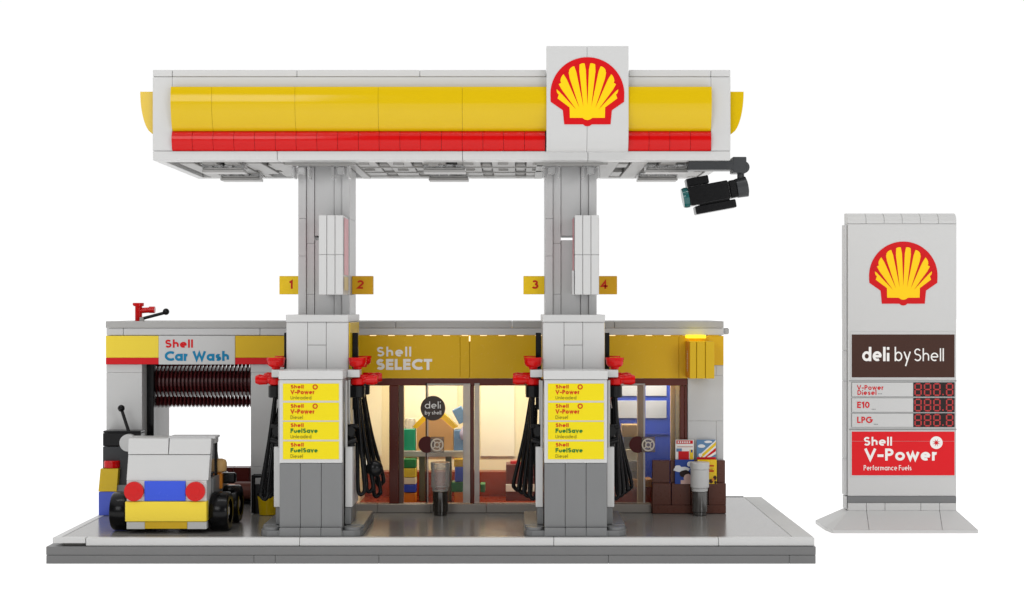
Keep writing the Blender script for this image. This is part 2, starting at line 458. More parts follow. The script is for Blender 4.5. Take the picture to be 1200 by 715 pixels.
# red curved tiles
def red_prof(y0):
    h = z153 - z177
    pts = [(y0 + .3, z153), (y0 - .06, z153 - .01), (y0 - .19, z153 - .09), (y0 - .33, z153 - .29)]
    for i in range(1, 11):
        a = R(i * 9); pts.append((y0 - .05 - .30 * math.cos(a), z153 - .31 - (h - .31) * math.sin(a)))
    pts.append((y0 + .3, z177))
    return pts
n = 26; tw = (ix1 - ix0) / n
for i in range(n):
    a = ix0 + tw * i
    if a + tw > LX0 + .3 and a < LX1 - .3: continue
    MB().prism(red_prof(YF + .1), a + .008, a + tw - .008, 'x').build('red_tile', RED, can, smooth=True, ang=18)
# side wings of the canopy: long white side walls plus yellow bulge seen edge-on
for sgn, xs in ((-1, cx0), (1, cx1)):
    a, b_ = sorted((xs, xs - sgn * .9))
    mb = MB(); mb.box(*((a, a + .4) if sgn < 0 else (b_ - .4, b_)), YF + 1.01, YB, zb, zt - .001, .02); mb.build('side_wall', WHITE, can)
    pts = []
    zt2, h2 = Z(107, YF + .2), 2.05
    pr = [(xs - sgn * .02, zt2)]
    for i in range(15):
        t = i / 14; pr.append((xs + sgn * .69 * math.sqrt(max(0, 1 - t * t * .98)), zt2 - h2 * t))
    pr.append((xs - sgn * .02, zt2 - h2))
    MB().prism(pr, YF + .35, YB - .4, 'y').build('yellow_fascia', YEL, can, smooth=True)
bx('back_wall', WHITE, can, cx0 + .41, cx1 - .41, YB - .8, YB, zb, zt)
bx('roof_deck', LGREY, can, cx0 + .9, cx1 - .9, YF + 1, YB - .8, zb + 1.2, zb + 1.6)
# logo panel
yl = YF - .62
pts = [(yl, Z(54, yl)), (yl, Z(148, yl))]
zl0 = Z(148, yl); zl1 = Z(177, yl)
for i in range(1, 11):
    a = R(9 * i); pts.append((yl + .55 * (1 - math.cos(a)), zl0 - (zl0 - zl1) * math.sin(a)))
pts += [(yl + .75, zl1), (yl + .75, Z(54, yl))]
xm = X(688, yl)
lp = MB().prism(pts, LX0, xm - .008, 'x').prism(pts, xm + .008, LX1, 'x').build('logo_panel', WHITE, can, smooth=True)
emblem(lp, X(688.3, yl), (Z(67, yl) + Z(148, yl)) / 2, Z(67, yl) - Z(148, yl), yl)
# underside: coffered plates
und = MB(); zu = zb + .06
PX = [-9.57, 2.83]
CA, CB = cx0 + .41, cx1 - .41
SLOT = plastic('recess_grey_plastic', (.10, .098, .093), .5, .3)
bx('underside', MGREY, can, CA, CB, YF + 1.005, YB - .805, zu + .22, zu + .5, .0)
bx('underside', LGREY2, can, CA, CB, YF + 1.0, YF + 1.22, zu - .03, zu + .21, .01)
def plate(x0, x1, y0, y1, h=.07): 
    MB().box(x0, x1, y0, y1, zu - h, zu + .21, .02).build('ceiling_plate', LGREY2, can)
def slot(x0, x1, y0, y1):
    MB().box(x0, x1, y0, y1, zu + .16, zu + .219, .0).build('slot', SLOT, can)
# left bay: long plates with grooves, right bay: plates with open slots, middle: two rows of hollow squares
for k, x in enumerate((-16.5, -15.4, -14.3, -13.2, -12.1)):
    plate(x, x + .70, YF + 1.5, YB - 1.2 - (k % 2) * 2.1, .08)
    plate(x + .74, x + 1.07, YF + 2.6 + (k % 2) * .8, YF + 6.2, .0); plate(x + .74, x + 1.07, YF + 6.9, YB - .85, .02)
    slot(x + .72, x + 1.09, YF + 1.25, YF + 2.2)
slot(-16.2, -15.6, YF + 1.02, YF + 1.2)
for k in range(6):
    x = -8.0 + k * 1.72
    plate(x, x + 1.15, YF + 1.1, YF + 3.6, .05); plate(x, x + 1.15, YF + 4.2, YF + 6.6, .05); plate(x + .02, x + 1.17, YF + 7.3, YB - .95, .05)
    plate(x + 1.2, x + 1.66, YF + 3.0, YF + 6.4, .0); plate(x + 1.2, x + 1.66, YF + 8.2, YB - .9, .0)
    plate(x + .3, x + .8, YF + 1.5, YF + 2.1, .16); plate(x + .3, x + .8, YF + 4.7, YF + 5.3, .16)
    slot(x + 1.24, x + 1.60, YF + 1.3, YF + 2.9); slot(x + 1.26, x + 1.6, YF + 6.8, YF + 8.4)
for yy in (YF + 3.75, YF + 6.68, YF + 8.95): plate(-8.1, 1.6, yy, yy + .28, .09)
for k in range(4):
    x = 4.35 + k * 1.42
    plate(x, x + .78, YF + 1.05, YB - .9, .07)
    plate(x + .82, x + 1.36, YF + 2.7, YF + 4.5, .0); plate(x + .82, x + 1.36, YF + 7.3, YB - .9, .0)
    slot(x + .84, x + 1.32, YF + 1.3, YF + 2.6); slot(x + .84, x + 1.28, YF + 4.6, YF + 7.2)
for cxp in PX:
    plate(cxp - 1.75, cxp + 1.75, YF + 1.4, YF + 2.4, .16); plate(cxp - 1.75, cxp - 1.35, YF + 2.45, YB - 1.4, .16); plate(cxp + 1.35, cxp + 1.75, YF + 2.45, YB - 1.4, .16)
# light trays under the canopy
def light_tray(x, y):
    z = 18.72
    t = MB().box(x - 1.05, x + 1.05, y - .55, y + .55, z, z + .15, .02).box(x - 1.0, x + 1.0, y - .5, y + .5, z + .16, z + .24, .01).build('ceiling_light', LGREY, can)
    c = MB()
    for k in range(4): c.box(x - .95 + k * .5, x - .55 + k * .5, y - .45, y + .45, z + .245, z + .40, .02)
    c.build('diffuser', CLEAR, t)
    for sx in (-.98, .98): bx('bracket', CLEAR, t, x + sx - .07, x + sx + .07, y - .5, y + .5, z + .17, z + .50, .02)
for x in (-14.55, -3.5, 7.6):
    for y in (5.4, 10.3): light_tray(x, y)
for cxp in PX:
    for dx, yy in ((-1.0, 4.2), (.95, 4.2)):
        b_ = MB(); x = cxp + dx
        b_.box(x - .45, x + .45, yy, yy + .9, zb - .12, zb + .0, .02); b_.box(x - .45, x - .32, yy, yy + .9, zb - .7, zb - .13, .02); b_.box(x + .32, x + .45, yy, yy + .9, zb - .7, zb - .13, .02)
        b_.box(x - .2, x + .2, yy + .1, yy + .5, zb - .5, zb - .13, .04)
        b_.build('clear_bracket', CLEAR, can)

# ================================================================ PILLARS
def pillar(cx, nums):
    y0 = 5.4
    p = thing('support_pillar', '', 'pillar', (cx, y0 + 1, Z(371, 4)), 'pillars carrying the canopy')
    zlo, zhi = Z(371, 4), zb + .02
    for k, dx in enumerate((-1.3, -.9, .5, .9)):
        mb = MB(); zs = [zlo, Z(300 + 45 * (k % 2), y0), Z(256, y0) if k != 1 else Z(285, y0), zhi]
        yy = y0 + (.12 if k in (1, 2) else 0)
        for a, b_ in zip(zs, zs[1:]): mb.box(cx + dx + .007, cx + dx + .393, yy, y0 + 3, a + .005, b_ - .005, .012)
        mb.build('side_slab', WHITE2, p)
    zg = Z(278.5, y0)
    MB().box(cx - .49, cx + .49, y0 + .2, y0 + 2.6, zlo, zg - .12, .015).box(cx - .49, cx + .49, y0 + .2, y0 + 2.6, zg + .1, zhi, .015).build('core', WHITE2, p)
    # projecting display board
    yb = 2.8; xb = cx + (.05 if nums[0] == '1' else .08)
    bd = MB()
    za, zm, zz = Z(252, yb), Z(298.5, yb), Z(345.5, yb)
    for k in range(3):
        for a, b_ in ((zz, zm), (zm, za)):
            bd.box(xb + k * .4 + .012, xb + k * .4 + .388, yb, yb + 2.62, a + .008, b_ - .008, .02)
    bd.box(xb + .05, xb + 1.15, yb + .1, yb + 2.5, zz + .05, za - .05, 0)
    brd = bd.build('display_board', WHITE, p)
    st = MB()
    for sx in (xb - .012, xb + 1.212):
        st.poly([(sx, yb + .35, za - .1), (sx, yb + 2.3, za - .1), (sx, yb + 2.3, Z(322, yb)), (sx, yb + .35, Z(322, yb))])
    st.build('sticker', plastic('faded_pink_print', (.72, .33, .36), .4, .3, .12), brd, fix=False)
    st = MB()
    for sx in (xb - .013, xb + 1.213):
        st.poly([(sx, yb + .35, Z(324, yb)), (sx, yb + 2.3, Z(324, yb)), (sx, yb + 2.3, Z(340, yb)), (sx, yb + .35, Z(340, yb))])
    st.build('sticker', plastic('faded_cream_print', (.72, .6, .35), .4, .3), brd, fix=False)
    if nums[0] == '3': bx('lower_slab', WHITE, brd, xb - .1, xb - .02, yb + .1, yb + 1.2, zz, Z(317, yb), .015)
    # number plates, one each side
    yn = 6.3
    for s_, d, in ((-1, nums[0]), (1, nums[1])):
        px0, px1 = (-2.38, -1.31) if s_ < 0 else (1.31, 2.38)
        zc1, zc0 = Z(323.5, yn), Z(345, yn)
        n_ = bx('number_plate', YELSHADE if (s_ > 0) else YEL2, p, cx + px0, cx + px1, yn, yn + .4, zc0, zc1, .02)
        mid = (px0 + px1) / 2 + (.06 if s_ < 0 else -.12 if d == '4' else -.1)
        wd = .16 if d == '1' else .36
        lettering(d, n_, cx + mid - wd / 2, zc0 + .28, .44, ORPD, y=yn, w=.22, x1=cx + mid + wd / 2, name='digit')
    return p
YELSHADE = plastic('shaded_yellow_plate', (.62, .34, .01), .28, .4)  # darker yellow paints the shade on each pillar's right-hand plate
ORPD = plastic('deep_orange_red_print', (.50, .02, .006), .4, .3)
p1 = pillar(PX[0], '12'); p1['label'] = 'left grey canopy pillar carrying the number plates 1 and 2'
p2 = pillar(PX[1], '34'); p2['label'] = 'right grey canopy pillar carrying the number plates 3 and 4'

# ================================================================ PUMPS
def pump(cx, first):
    yf = .55
    r = thing('fuel_pump', '', 'fuel pump', (cx, 2.5, 1.2), 'fuel pump towers standing on the front edge')
    W = 1.48
    # island
    isl = MB()
    pts = [(cx - 2.42, yf + .55), (cx - 2.3, yf + .15), (cx - 2.05, yf - .02), (cx - 1.5, yf - .02), (cx - 1.5, yf - .12), (cx + 1.5, yf - .12), (cx + 1.5, yf - .02), (cx + 2.05, yf - .02), (cx + 2.3, yf + .15), (cx + 2.42, yf + .55), (cx + 2.42, 6.6), (cx - 2.42, 6.6)]
    isl.prism(pts, 1.205, 1.46, 'z'); il = isl.build('island', MGREY, r)
    for k in range(3): bx('tile', MGREY, il, cx - 1.47 + k * .98 + .008, cx - 1.47 + (k + 1) * .98 - .008, yf - .16, yf + .6, 1.22, 1.62, .02)
    for s_ in (-1, 1):
        mb = MB(); mb.cyl((cx + s_ * 1.92, yf + .5, 1.461), (cx + s_ * 1.92, yf + .5, 1.6), .42, n=24); mb.build('stud', MGREY, il, smooth=True)
        bx('edge_plate', MGREY, il, cx + s_ * 1.54, cx + s_ * 2.40, yf + .98, 6.5, 1.461, 1.62, .02)
    # grey lower body
    for k in range(3): bx('lower_panel', MGREY, r, cx - W + k * .987 + .008, cx - W + (k + 1) * .987 - .008, yf, yf + .4, 1.62, Z(543, yf), .02)
    bx('body', LGREY, r, cx - W + .03, cx + W - .03, yf + .41, 5.8, 1.47, Z(445, yf), .01)
    # white sticker panel
    z0, z1 = Z(542.6, yf), Z(445.2, yf)
    pn = bx('price_panel', WHITE, r, cx - W, cx + W, yf - .01, yf + .4, z0, z1, .02)
    rows = [(449.5, 469.6, 'V-Power', 'Unleaded', 1), (471.9, 492.7, 'V-Power', 'Diesel', 1), (494.4, 515.3, 'FuelSave', 'Unleaded', 0), (517.3, 538.2, 'FuelSave', 'Diesel', 0)]
    ox = X(328.7, yf) + 9.6 if first else X(641.5, yf) - PX[1] - .0
    pc = 363.6 if first else 675
    xl = cx - 1.33 + .02; xr = cx + 1.33
    for (a, b_, t1, t2, ic) in rows:
        za, zb_ = Z(a, yf), Z(b_, yf); h = za - zb_
        s_ = MB().box(xl, xr, yf - .03, yf - .012, zb_, za, .004).build('fuel_sticker', YELSTK, pn)
        ys = yf - .03; tx = xl + .36
        lettering('Shell', s_, tx, za - h * .29, h * .21, ORP, y=ys, w=.24, gap=.10, x1=tx + .62)
        lettering(t1, s_, tx, za - h * .62, h * .25, ORP if ic else GREENP, y=ys, w=.25, gap=.10, x1=tx + (1.14 if ic else 1.28))
        lettering(t2, s_, tx, za - h * .92, h * .20, OLIVEP, y=ys, w=.13, x1=tx + (.98 if t2 == 'Unleaded' else .58))
        if ic:
            rm = MB(); disc(rm, tx + 1.16, za - h * .2, .125, ys - .012, 20, .07); rm.build('ring_mark', ORP, s_, fix=False)
    # cap and bars
    bx('cap_plate', WHITE, r, cx - W - .03, cx + W + .03, yf - .06, 2.6, Z(444.6, yf), Z(434.4, yf), .02)
    zc0, zc1 = Z(441.8, 2.7), Z(433.2, 2.7)
    MB().box(cx - 2.12, cx - 1.53, 2.3, 3.3, zc0, zc1, .02).build('nozzle_arm', WHITE, r)
    MB().box(cx + 1.53, cx + 2.12, 2.3, 3.3, zc0, zc1, .02).build('nozzle_arm', WHITE, r)
    # upper box
    yu = 2.95; zt_, zl_ = Z(369, yu), Z(434.5, yu); x0, x1 = cx - 1.5, cx + 1.5
    zcap = Z(377.5, yu)
    ub = MB()
    ub.box(x0, x0 + 1.0 * 1.02, yu, yu + .4, zl_, zcap - .01, .02)
    zmid = Z(404.5, yu)
    ub.box(x0 + 1.035, x0 + 1.93, yu, yu + .4, zmid + .008, zcap - .01, .02)
    ub.box(x0 + 1.035, x0 + 1.93, yu, yu + .4, zl_, zmid - .008, .02)
    ub.box(x0 + 1.945, x1, yu, yu + .4, zl_, zcap - .01, .02)
    ub.box(x0 + .03, x1 - .03, yu + .41, 8.2, zl_ - .3, zcap - .01, .02)
    u_ = ub.build('upper_housing', WHITE, r)
    bx('housing_cap', WHITE, r, x0 - .02, x1 + .02, yu - .04, 8.3, zcap + .005, zt_, .02)
    for s_ in (1,):
        bx('side_strip', YEL2, u_, *sorted((cx + s_ * 1.478, cx + s_ * 1.535)), yu + .5, 8.0, zl_ + .02, zcap - .03, .01)
    # sides: white slabs, rails, hoses, nozzles
    for s_ in (-1, 1):
        def bs(name, mat, a, b_, y0, y1, z0, z1, par=r, bb=.02):
            q = sorted((cx + s_ * a, cx + s_ * b_)); return bx(name, mat, par, q[0], q[1], y0, y1, z0, z1, bb)
        sl = bs('side_slab', WHITE, 1.53, 1.87, 1.4, 4.2, Z(594, 1.5), Z(523.5, 1.5))
        bs('foot', MGREY, 1.50, 1.80, 1.5, 4.0, 1.63, Z(594.5, 1.5), sl)
        rl = MB()
        rl.cyl((cx + s_ * 1.58, 1.3, Z(524, 1.5)), (cx + s_ * 1.58, 1.3, Z(446, 1.5)), .07, n=12)
        rl.cyl((cx + s_ * 1.66, 1.9, Z(524, 1.5)), (cx + s_ * 1.66, 1.9, Z(446, 1.5)), .05, n=12)
        rl.build('rail', LGREY, r, smooth=True)
        bs('black_bar', BLACK, 1.56, 1.83, 4.4, 4.8, Z(480, 4.5), Z(390, 4.5))
        bs('black_bar', BLACK, 1.9, 2.1, 3.6, 3.9, Z(468, 3.7), Z(446, 3.7))
        cl = MB()  # small black tap beside the panel
        zc = Z(504, 1.6)
        cl.cyl((cx + s_ * 1.5, 1.9, zc + .12), (cx + s_ * 2.1, 1.9, zc + .16), .13, n=14)
        cl.cyl((cx + s_ * 1.75, 1.9, zc - .8), (cx + s_ * 1.75, 1.9, zc + .25), .2, n=14)
        cl.cyl((cx + s_ * 1.75, 1.5, zc - .05), (cx + s_ * 1.75, 2.1, zc - .05), .23, n=14)
        cl.cyl((cx + s_ * 1.6, 1.55, zc - .58), (cx + s_ * 2.05, 1.55, zc - .45), .15, n=12)
        cl.build('side_tap', BLACK, r, smooth=True)
        for k, yy in enumerate((2.75, 5.3)):
            hx = cx + s_ * 1.98; zc_ = Z(433, 2.7)
            nz = MB()
            nz.lathe((hx, yy, zc_ + .01), [(.2, 0), (.22, .10), (.33, .14), (.41, .24), (.43, .38), (.43, .44), (.45, .46), (.45, .57), (.30, .57)], 22)
            nz.lathe((hx, yy, zc0 - .40), [(.26, 0), (.34, .05), (.34, .3), (.22, .38)], 20)
            zz = zc0 - .20
            nz.cyl((hx, yy, zz + .03), (cx + s_ * 2.62, yy, zz + .07), .21, .17, n=16)
            nz.cyl((cx + s_ * 2.4, yy, zz + .05), (cx + s_ * 2.78, yy, zz + .07), .22, .26, n=16)
            nz.cyl((cx + s_ * 2.78, yy, zz + .07), (cx + s_ * 2.96, yy, zz + .07), .26, .19, n=16)
            nz.box(*sorted((hx, cx + s_ * 2.5)), yy - .1, yy + .1, zz + .16, zz + .31, .04)
            nzo = nz.build('nozzle', RED, r, smooth=True)
            cb = MB().lathe((hx, yy, zc0 - 1.0), [(.30, 0), (.36, .03), (.36, .56), (.30, .59)], 20)
            cb.build('holster', BLACK, nzo, smooth=True)
        # hoses
        zt3 = zc0 - .95
        outv = [(2.62, 4.1, 1.9), (2.80, 3.4, 2.4), (2.5, 3.0, 3.3), (2.7, 2.7, 4.2)] if first and s_ < 0 else [(2.20, 3.3, 2.2), (2.46, 3.0, 2.9), (2.70, 2.85, 3.7), (2.95, 2.75, 4.5)]
        if first and s_ < 0: outv = [(2.62, 2.95, 2.0), (2.50, 3.05, 2.6), (2.72, 2.85, 3.2), (2.4, 3.0, 4.2)]
        if first and s_ > 0: outv = [(2.42, 3.0, 2.2), (2.75, 3.05, 2.9), (3.05, 2.75, 3.5), (3.12, 3.2, 4.4)]
        for j, (ox_, zb2, yj) in enumerate(outv):
            ys = 2.6 + (j % 2) * .3 + (2.4 if j > 1 else 0)
            mb = MB()
            lift = .0
            b0 = zb2 if (first and s_ > 0) else 2.80 + .05 * j
            ox2 = ox_ - .05
            p_ = [(cx + s_ * (1.98 + .04 * (j % 2)), ys, zt3 + .1), (cx + s_ * (1.98 + (ox2 - 1.98) * .45), (ys + yj) / 2, zt3 - (zt3 - b0) * .45), (cx + s_ * ox2, yj, b0 + .45), (cx + s_ * (ox2 - .04), yj, b0 + .08), (cx + s_ * (ox2 - .20), yj, b0 - .02), (cx + s_ * (ox2 - .30), yj + .05, b0 + .16), (cx + s_ * (ox2 - .33), yj + .1, b0 + .6), (cx + s_ * (1.82 + (ox2 - 1.98) * .42), (ys + yj) / 2 + .2, zt3 - (zt3 - b0) * .45), (cx + s_ * 1.85, ys + .3, zt3 - .6)]
            mb.tube(p_, .098, 10)
            mb.build('fuel_hose', HOSE, r, smooth=True)
        if first and s_ > 0:
            MB().ball((cx + 2.78, 3.0, Z(549, 3)), .42, 18, (1, .8, 1)).build('hose_joint', BLACK, r, smooth=True)
    return r
q1 = pump(PX[0] - .03, True); q1['label'] = 'left fuel pump with four yellow grade stickers, nearest the white toy car'
q2 = pump(PX[1] + .05, False); q2['label'] = 'right fuel pump with four yellow grade stickers, in front of the blue cabinet window'

# ================================================================ SECURITY CAMERA
yc = 3.2
ccx, ccz = X(838, yc), Z(225, yc)
cam_t = thing('security_camera', 'black security camera hanging under the right end of the canopy', 'camera', (ccx, yc, ccz))
am = MB().box(X(806, yc), X(858, yc), yc - .5, yc + .5, Z(200, yc), Z(189.0, yc), .03)
am.box(X(857, yc), X(873, yc), yc - .52, yc + .52, Z(203.5, yc), Z(185, yc), .03)
am.cyl((X(869.5, yc), yc - .5, Z(197, yc)), (X(869.5, yc), yc + .5, Z(197, yc)), .30, n=22)
am.cyl((X(868, yc), yc, Z(211, yc)), (X(868, yc), yc, Z(199, yc)), .17, n=14)
am.build('mounting_arm', DGREY, cam_t, smooth=True)
def rotb(mb, ang):
    M = Matrix.Rotation(ang, 4, 'Y'); mb.v = [tuple(M @ Vector(v)) for v in mb.v]; return mb
A = -R(10.5)
rotb(MB().box(-1.33, .62, -.5, .5, -.47, .44, .04), A).build('body', BLACK, cam_t, local=True)
rotb(MB().box(.66, 1.05, -.45, .45, -.46, .40, .05), A).build('rear_block', BLACK, cam_t, local=True)
rotb(MB().cyl((1.05, 0, -.02), (1.56, 0, -.02), .47, .5, 26).cyl((1.561, 0, -.02), (1.60, 0, -.02), .36, .36, 26), A).build('rear_knob', DGREY, cam_t, local=True, smooth=True)
rotb(MB().box(-1.33, -.25, -.42, .42, .46, .86, .04), A).build('top_block', BLACK, cam_t, local=True)
rotb(MB().box(-1.15, .85, -.45, .45, -.93, -.53, .04), A).build('lower_tile', BLACK, cam_t, local=True)
rotb(MB().box(-.9, .6, -.3, .3, -.53, -.47, .0), A).build('lower_joint', BLACK, cam_t, local=True)
rotb(MB().cyl((-1.62, 0, -.02), (-1.5, 0, -.02), .46, .5, 26).cyl((-1.5, 0, -.02), (-1.34, 0, -.02), .5, .5, 26), A).build('lens', LENS, cam_t, local=True, smooth=True)

# ================================================================ CAR WASH
YW = 9.3
zr, zr1, zr2 = Z(376.5, YW), Z(384.5, YW), Z(393, YW)
cw = thing('car_wash', 'white car wash building with yellow and red front band left of the shop', 'car wash', (-15, 12, 1.2))
CX0, CXm = X(124.5, YW), X(417, YW)
cwo0, cwo1 = X(166.5, YW), X(293.8, YW)
zf = Z(427, YW - .1)
mb = MB(); wall(mb, CX0, cwo0, YW, YW + 1, 1.2, zf, rows=(Z(547, YW), Z(436.5, YW)), cols=1.85 * 2)
mb.build('front_column', WHITE, cw)
mb = MB(); wall(mb, cwo1, CXm, YW, YW + 1, 1.2, zf, rows=(Z(547, YW), Z(436.5, YW)), cols=2.4)
mb.build('front_column', WHITE, cw)
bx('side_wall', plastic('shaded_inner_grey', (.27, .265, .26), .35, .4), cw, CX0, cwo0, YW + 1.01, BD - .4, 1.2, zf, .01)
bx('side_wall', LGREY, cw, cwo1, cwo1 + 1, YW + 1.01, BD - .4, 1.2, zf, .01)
bx('lintel', BLACK, cw, cwo0, cwo1, YW + .05, YW + .8, zf + .02, zf + .35, .01)
mb = MB(); wall(mb, CX0 + .02, CXm, YW, YW + 1.0, zf + .01, zr2, cols=8); mb.build('band_backing', WHITE2, cw)
mb = MB()
for a, b_ in ((CX0 + .02, X(145, YW)), (X(145, YW), X(305, YW)), (X(305, YW), CXm)): mb.box(a + .01, b_ - .01, YW - .08, YW + 1, zr2 + .01, zr1 - .01, .02)
mb.build('parapet', WHITE2, cw)
mb = MB(); mb.box(CX0, CXm, YW - .12, BD - .3, zr1 + .005, zr, .02)
mb.build('roof', LGREY, cw)
yb = YW - .14
z419 = Z(419.3, yb)
def band(x0, x1, dark):
    g_ = bx('yellow_band', YEL2b if dark else YELP, cw, x0, x1, yb, YW - .01, z419 + .004, Z(393.6, yb), .01)
    bx('red_band', REDP, cw, x0, x1, yb, YW - .01, Z(427, yb), z419 - .004, .01)
YEL2b = plastic('amber_band', (.66, .42, .012), .3, .4)
band(X(124, yb), X(186, yb) - .01, 0); band(X(275.4, yb) + .01, CXm - .05, 1)
sp = bx('name_panel', WHITE, cw, X(186, yb), X(275.4, yb), yb - .02, YW - .01, Z(427.2, yb), Z(393.4, yb), .012)
ys = yb - .02
lettering('Shell', sp, X(193.3, ys), Z(407.6, ys), (407.6 - 398) / S(ys), REDP, y=ys, w=.23, gap=.10, x1=X(226.3, ys))
lettering('Car Wash', sp, X(193, ys), Z(423.0, ys), (423.0 - 411.5) / S(ys), BLUEP, y=ys, w=.26, gap=.07, x1=X(268.5, ys))
# dark rail beside the opening
bx('brush_rail', BLACK, cw, cwo0 + .02, cwo0 + .38, YW + 1.02, YW + 1.5, 1.2, zf, .02)
# brush roller (upper) and low roller
def brush(name, label, cx0, cx1, y, z, r0, r1, nring, nsp, mat, core):
    t = thing(name, label, 'wash brush', ((cx0 + cx1) / 2, y, z))
    MB().cyl((cx0, y, z), (cx1, y, z), r0, n=28).build('core', core, t, smooth=True)
    b = MB()
    for i in range(nring):
        x = cx0 + (cx1 - cx0) * (i + .5) / nring
        b.cyl((x - .04, y, z), (x + .04, y, z), r0 + (r1 - r0) * .30, n=24)
        for a in [R(t + u) for t in (90, 270) for u in (-20, -10, 0, 10, 20)]:
            d = Vector((0, math.cos(a), math.sin(a))); c = Vector((x, y, z))
            b.cyl(c + d * r0 * .9, c + d * (r1 - .42), .034, .044, 6, False)
            b.cyl(c + d * (r1 - .42), c + d * (r1 - .30), .044, .058, 6, False)
            b.cyl(c + d * (r1 - .30), c + d * r1, .058, .008, 6, False)
    b.build('bristle', mat, t)
    return t
brush('wash_brush', 'dark red spiked roller brush hanging under the car wash roof', cwo0 + .05, cwo1 - .02, 11.6, Z(447, 11.6), .58, Z(447, 11.6) - Z(478, 11.6), 27, 20, BRUSH, BRUSH)
lb = thing('floor_roller', 'low brown roller on a dark red stand inside the car wash', 'roller', (cwo1 - 3, 13.4, 1.2))
MB().cyl((cwo1 - 4.5, 13.0, Z(575, 13)), (cwo1 - .02, 13.0, Z(575, 13)), .50, n=28).build('roller', ROLL, lb, smooth=True)
mb = MB()
for k in range(5): mb.box(cwo1 - 4.5 + k * .9, cwo1 - 4.5 + k * .9 + .87, 14.2, 15.2, Z(566, 14), Z(548.5, 14), .02)
mb.box(cwo1 - 4.5, cwo1 - .02, 13.9, 15.2, 1.2, Z(566.5, 14), .02)
mb.build('stand', plastic('dark_red_brick', (.10, .01, .007), .3, .5), lb)
bx('footing', BLACK, lb, cwo1 - 4.5, cwo1 - .02, 12.6, 13.4, 1.2, Z(586, 13), .02)

# roof tap
yt = 10.8
tp = thing('roof_tap', 'red tap with black ball-ended lever standing on the car wash roof', 'tap', (X(163, yt), yt, zr))
zz0 = zr
tm = MB().lathe((X(162.5, yt), yt, zz0), [(.19, 0), (.19, .78), (.28, .8), (.28, .97), (.2, .97)], 22)
tm.box(X(156.5, yt), X(163, yt), yt - .2, yt + .2, zz0 + .84, zz0 + .97, .02)
tm.cyl((X(163, yt), yt, zz0 + .55), (X(178.5, yt), yt, zz0 + .6), .15, n=16).cyl((X(175, yt), yt, zz0 + .6), (X(181.5, yt), yt, zz0 + .6), .18, n=16)
tm.build('tap_body', RED, tp, smooth=True)
lv = MB().cyl((X(170, yt) - .1, yt - .3, zz0 + .12), (X(196, yt), yt - .3, zz0 + .46), .085, n=12).ball((X(196, yt), yt - .3, zz0 + .5), .18, 16)
lv.build('lever', BLACK, tp, smooth=True)
MB().cyl((X(168, yt), yt - .3, zz0 + .0), (X(168, yt), yt - .3, zz0 + .2), .13, n=14).build('lever_socket', LGREY, tp, smooth=True)

# ================================================================ SHOP
sh = thing('shop_building', 'white shop building with golden front band and brown framed windows', 'shop', (1.5, 12, 1.2))
SX0, SX1 = CXm + .01, X(848, YW)
mb = MB()
for a, b_ in ((SX0, X(464, YW)), (X(464, YW), X(600, YW)), (X(600, YW), X(720, YW)), (X(720, YW), SX1)): mb.box(a + .01, b_ - .01, YW - .1, BD - .3, zr1 + .005, zr, .02)
mb.build('roof', LGREY, sh)
mb = MB(); mb.box(SX0 + .01, X(640, YW), YW - .06, YW + .6, zr2 + .02, zr1 - .005, .02).box(X(640, YW) + .02, SX1, YW - .06, YW + .6, zr2 + .02, zr1 - .005, .02)
mb.build('parapet', WHITE2, sh)
bx('roof_stud', LGREY, sh, SX1, SX1 + .32, YW + .2, YW + .55, Z(392, YW), Z(384.5, YW), .06)
zfb = Z(443.3, YW)
# LED strip glowing in the slit above the band
bx('led_strip', LED, sh, SX0 + .1, X(800, YW), YW + .12, YW + .2, zr2 - .12, zr2 + .0, 0)
ft = zr2 - .03
ms = MB()
xx = SX0 + .1; k = 0
while xx < SX1 - .2:
    ms.box(xx, xx + .62, YW - .05, YW + .1, ft + .003, zr2 + .015, .01); xx += .97; k += 1
ms.build('band_clip', YELSHOP, sh)
fa = MB()
for a, b_ in ((SX0 + .05, X(539.3, YW)), (X(539.3, YW), X(550.2, YW)), (X(550.4, YW), X(795.5, YW)), (X(795.5, YW), X(806, YW)), (X(806, YW), SX1)):
    fa.box(a + .006, b_ - .006, YW - .04, YW + .1, zfb if b_ < SX1 - .1 else Z(428, YW), ft, .012)
fa.box(SX0 + .1, X(805, YW), YW + .101, YW + .118, zfb + .03, ft - .03, 0)
fb = fa.build('front_band', YELSHOP, sh)
bx('led_nib', LED, sh, X(549.6, YW), X(551.2, YW), YW - .055, YW - .041, Z(400, YW), ft, 0)
ys = YW - .04
lettering('Shell', fb, X(441.3, ys), Z(417.8, ys), (417.8 - 406.5) / S(ys), WPRINT, y=ys, w=.20, gap=.16, x1=X(482, ys))
lettering('SELECT', fb, X(440.7, ys), Z(433.5, ys), (433.5 - 420.7) / S(ys), WPRINT, y=ys, w=.26, gap=.10, x1=X(506.5, ys))
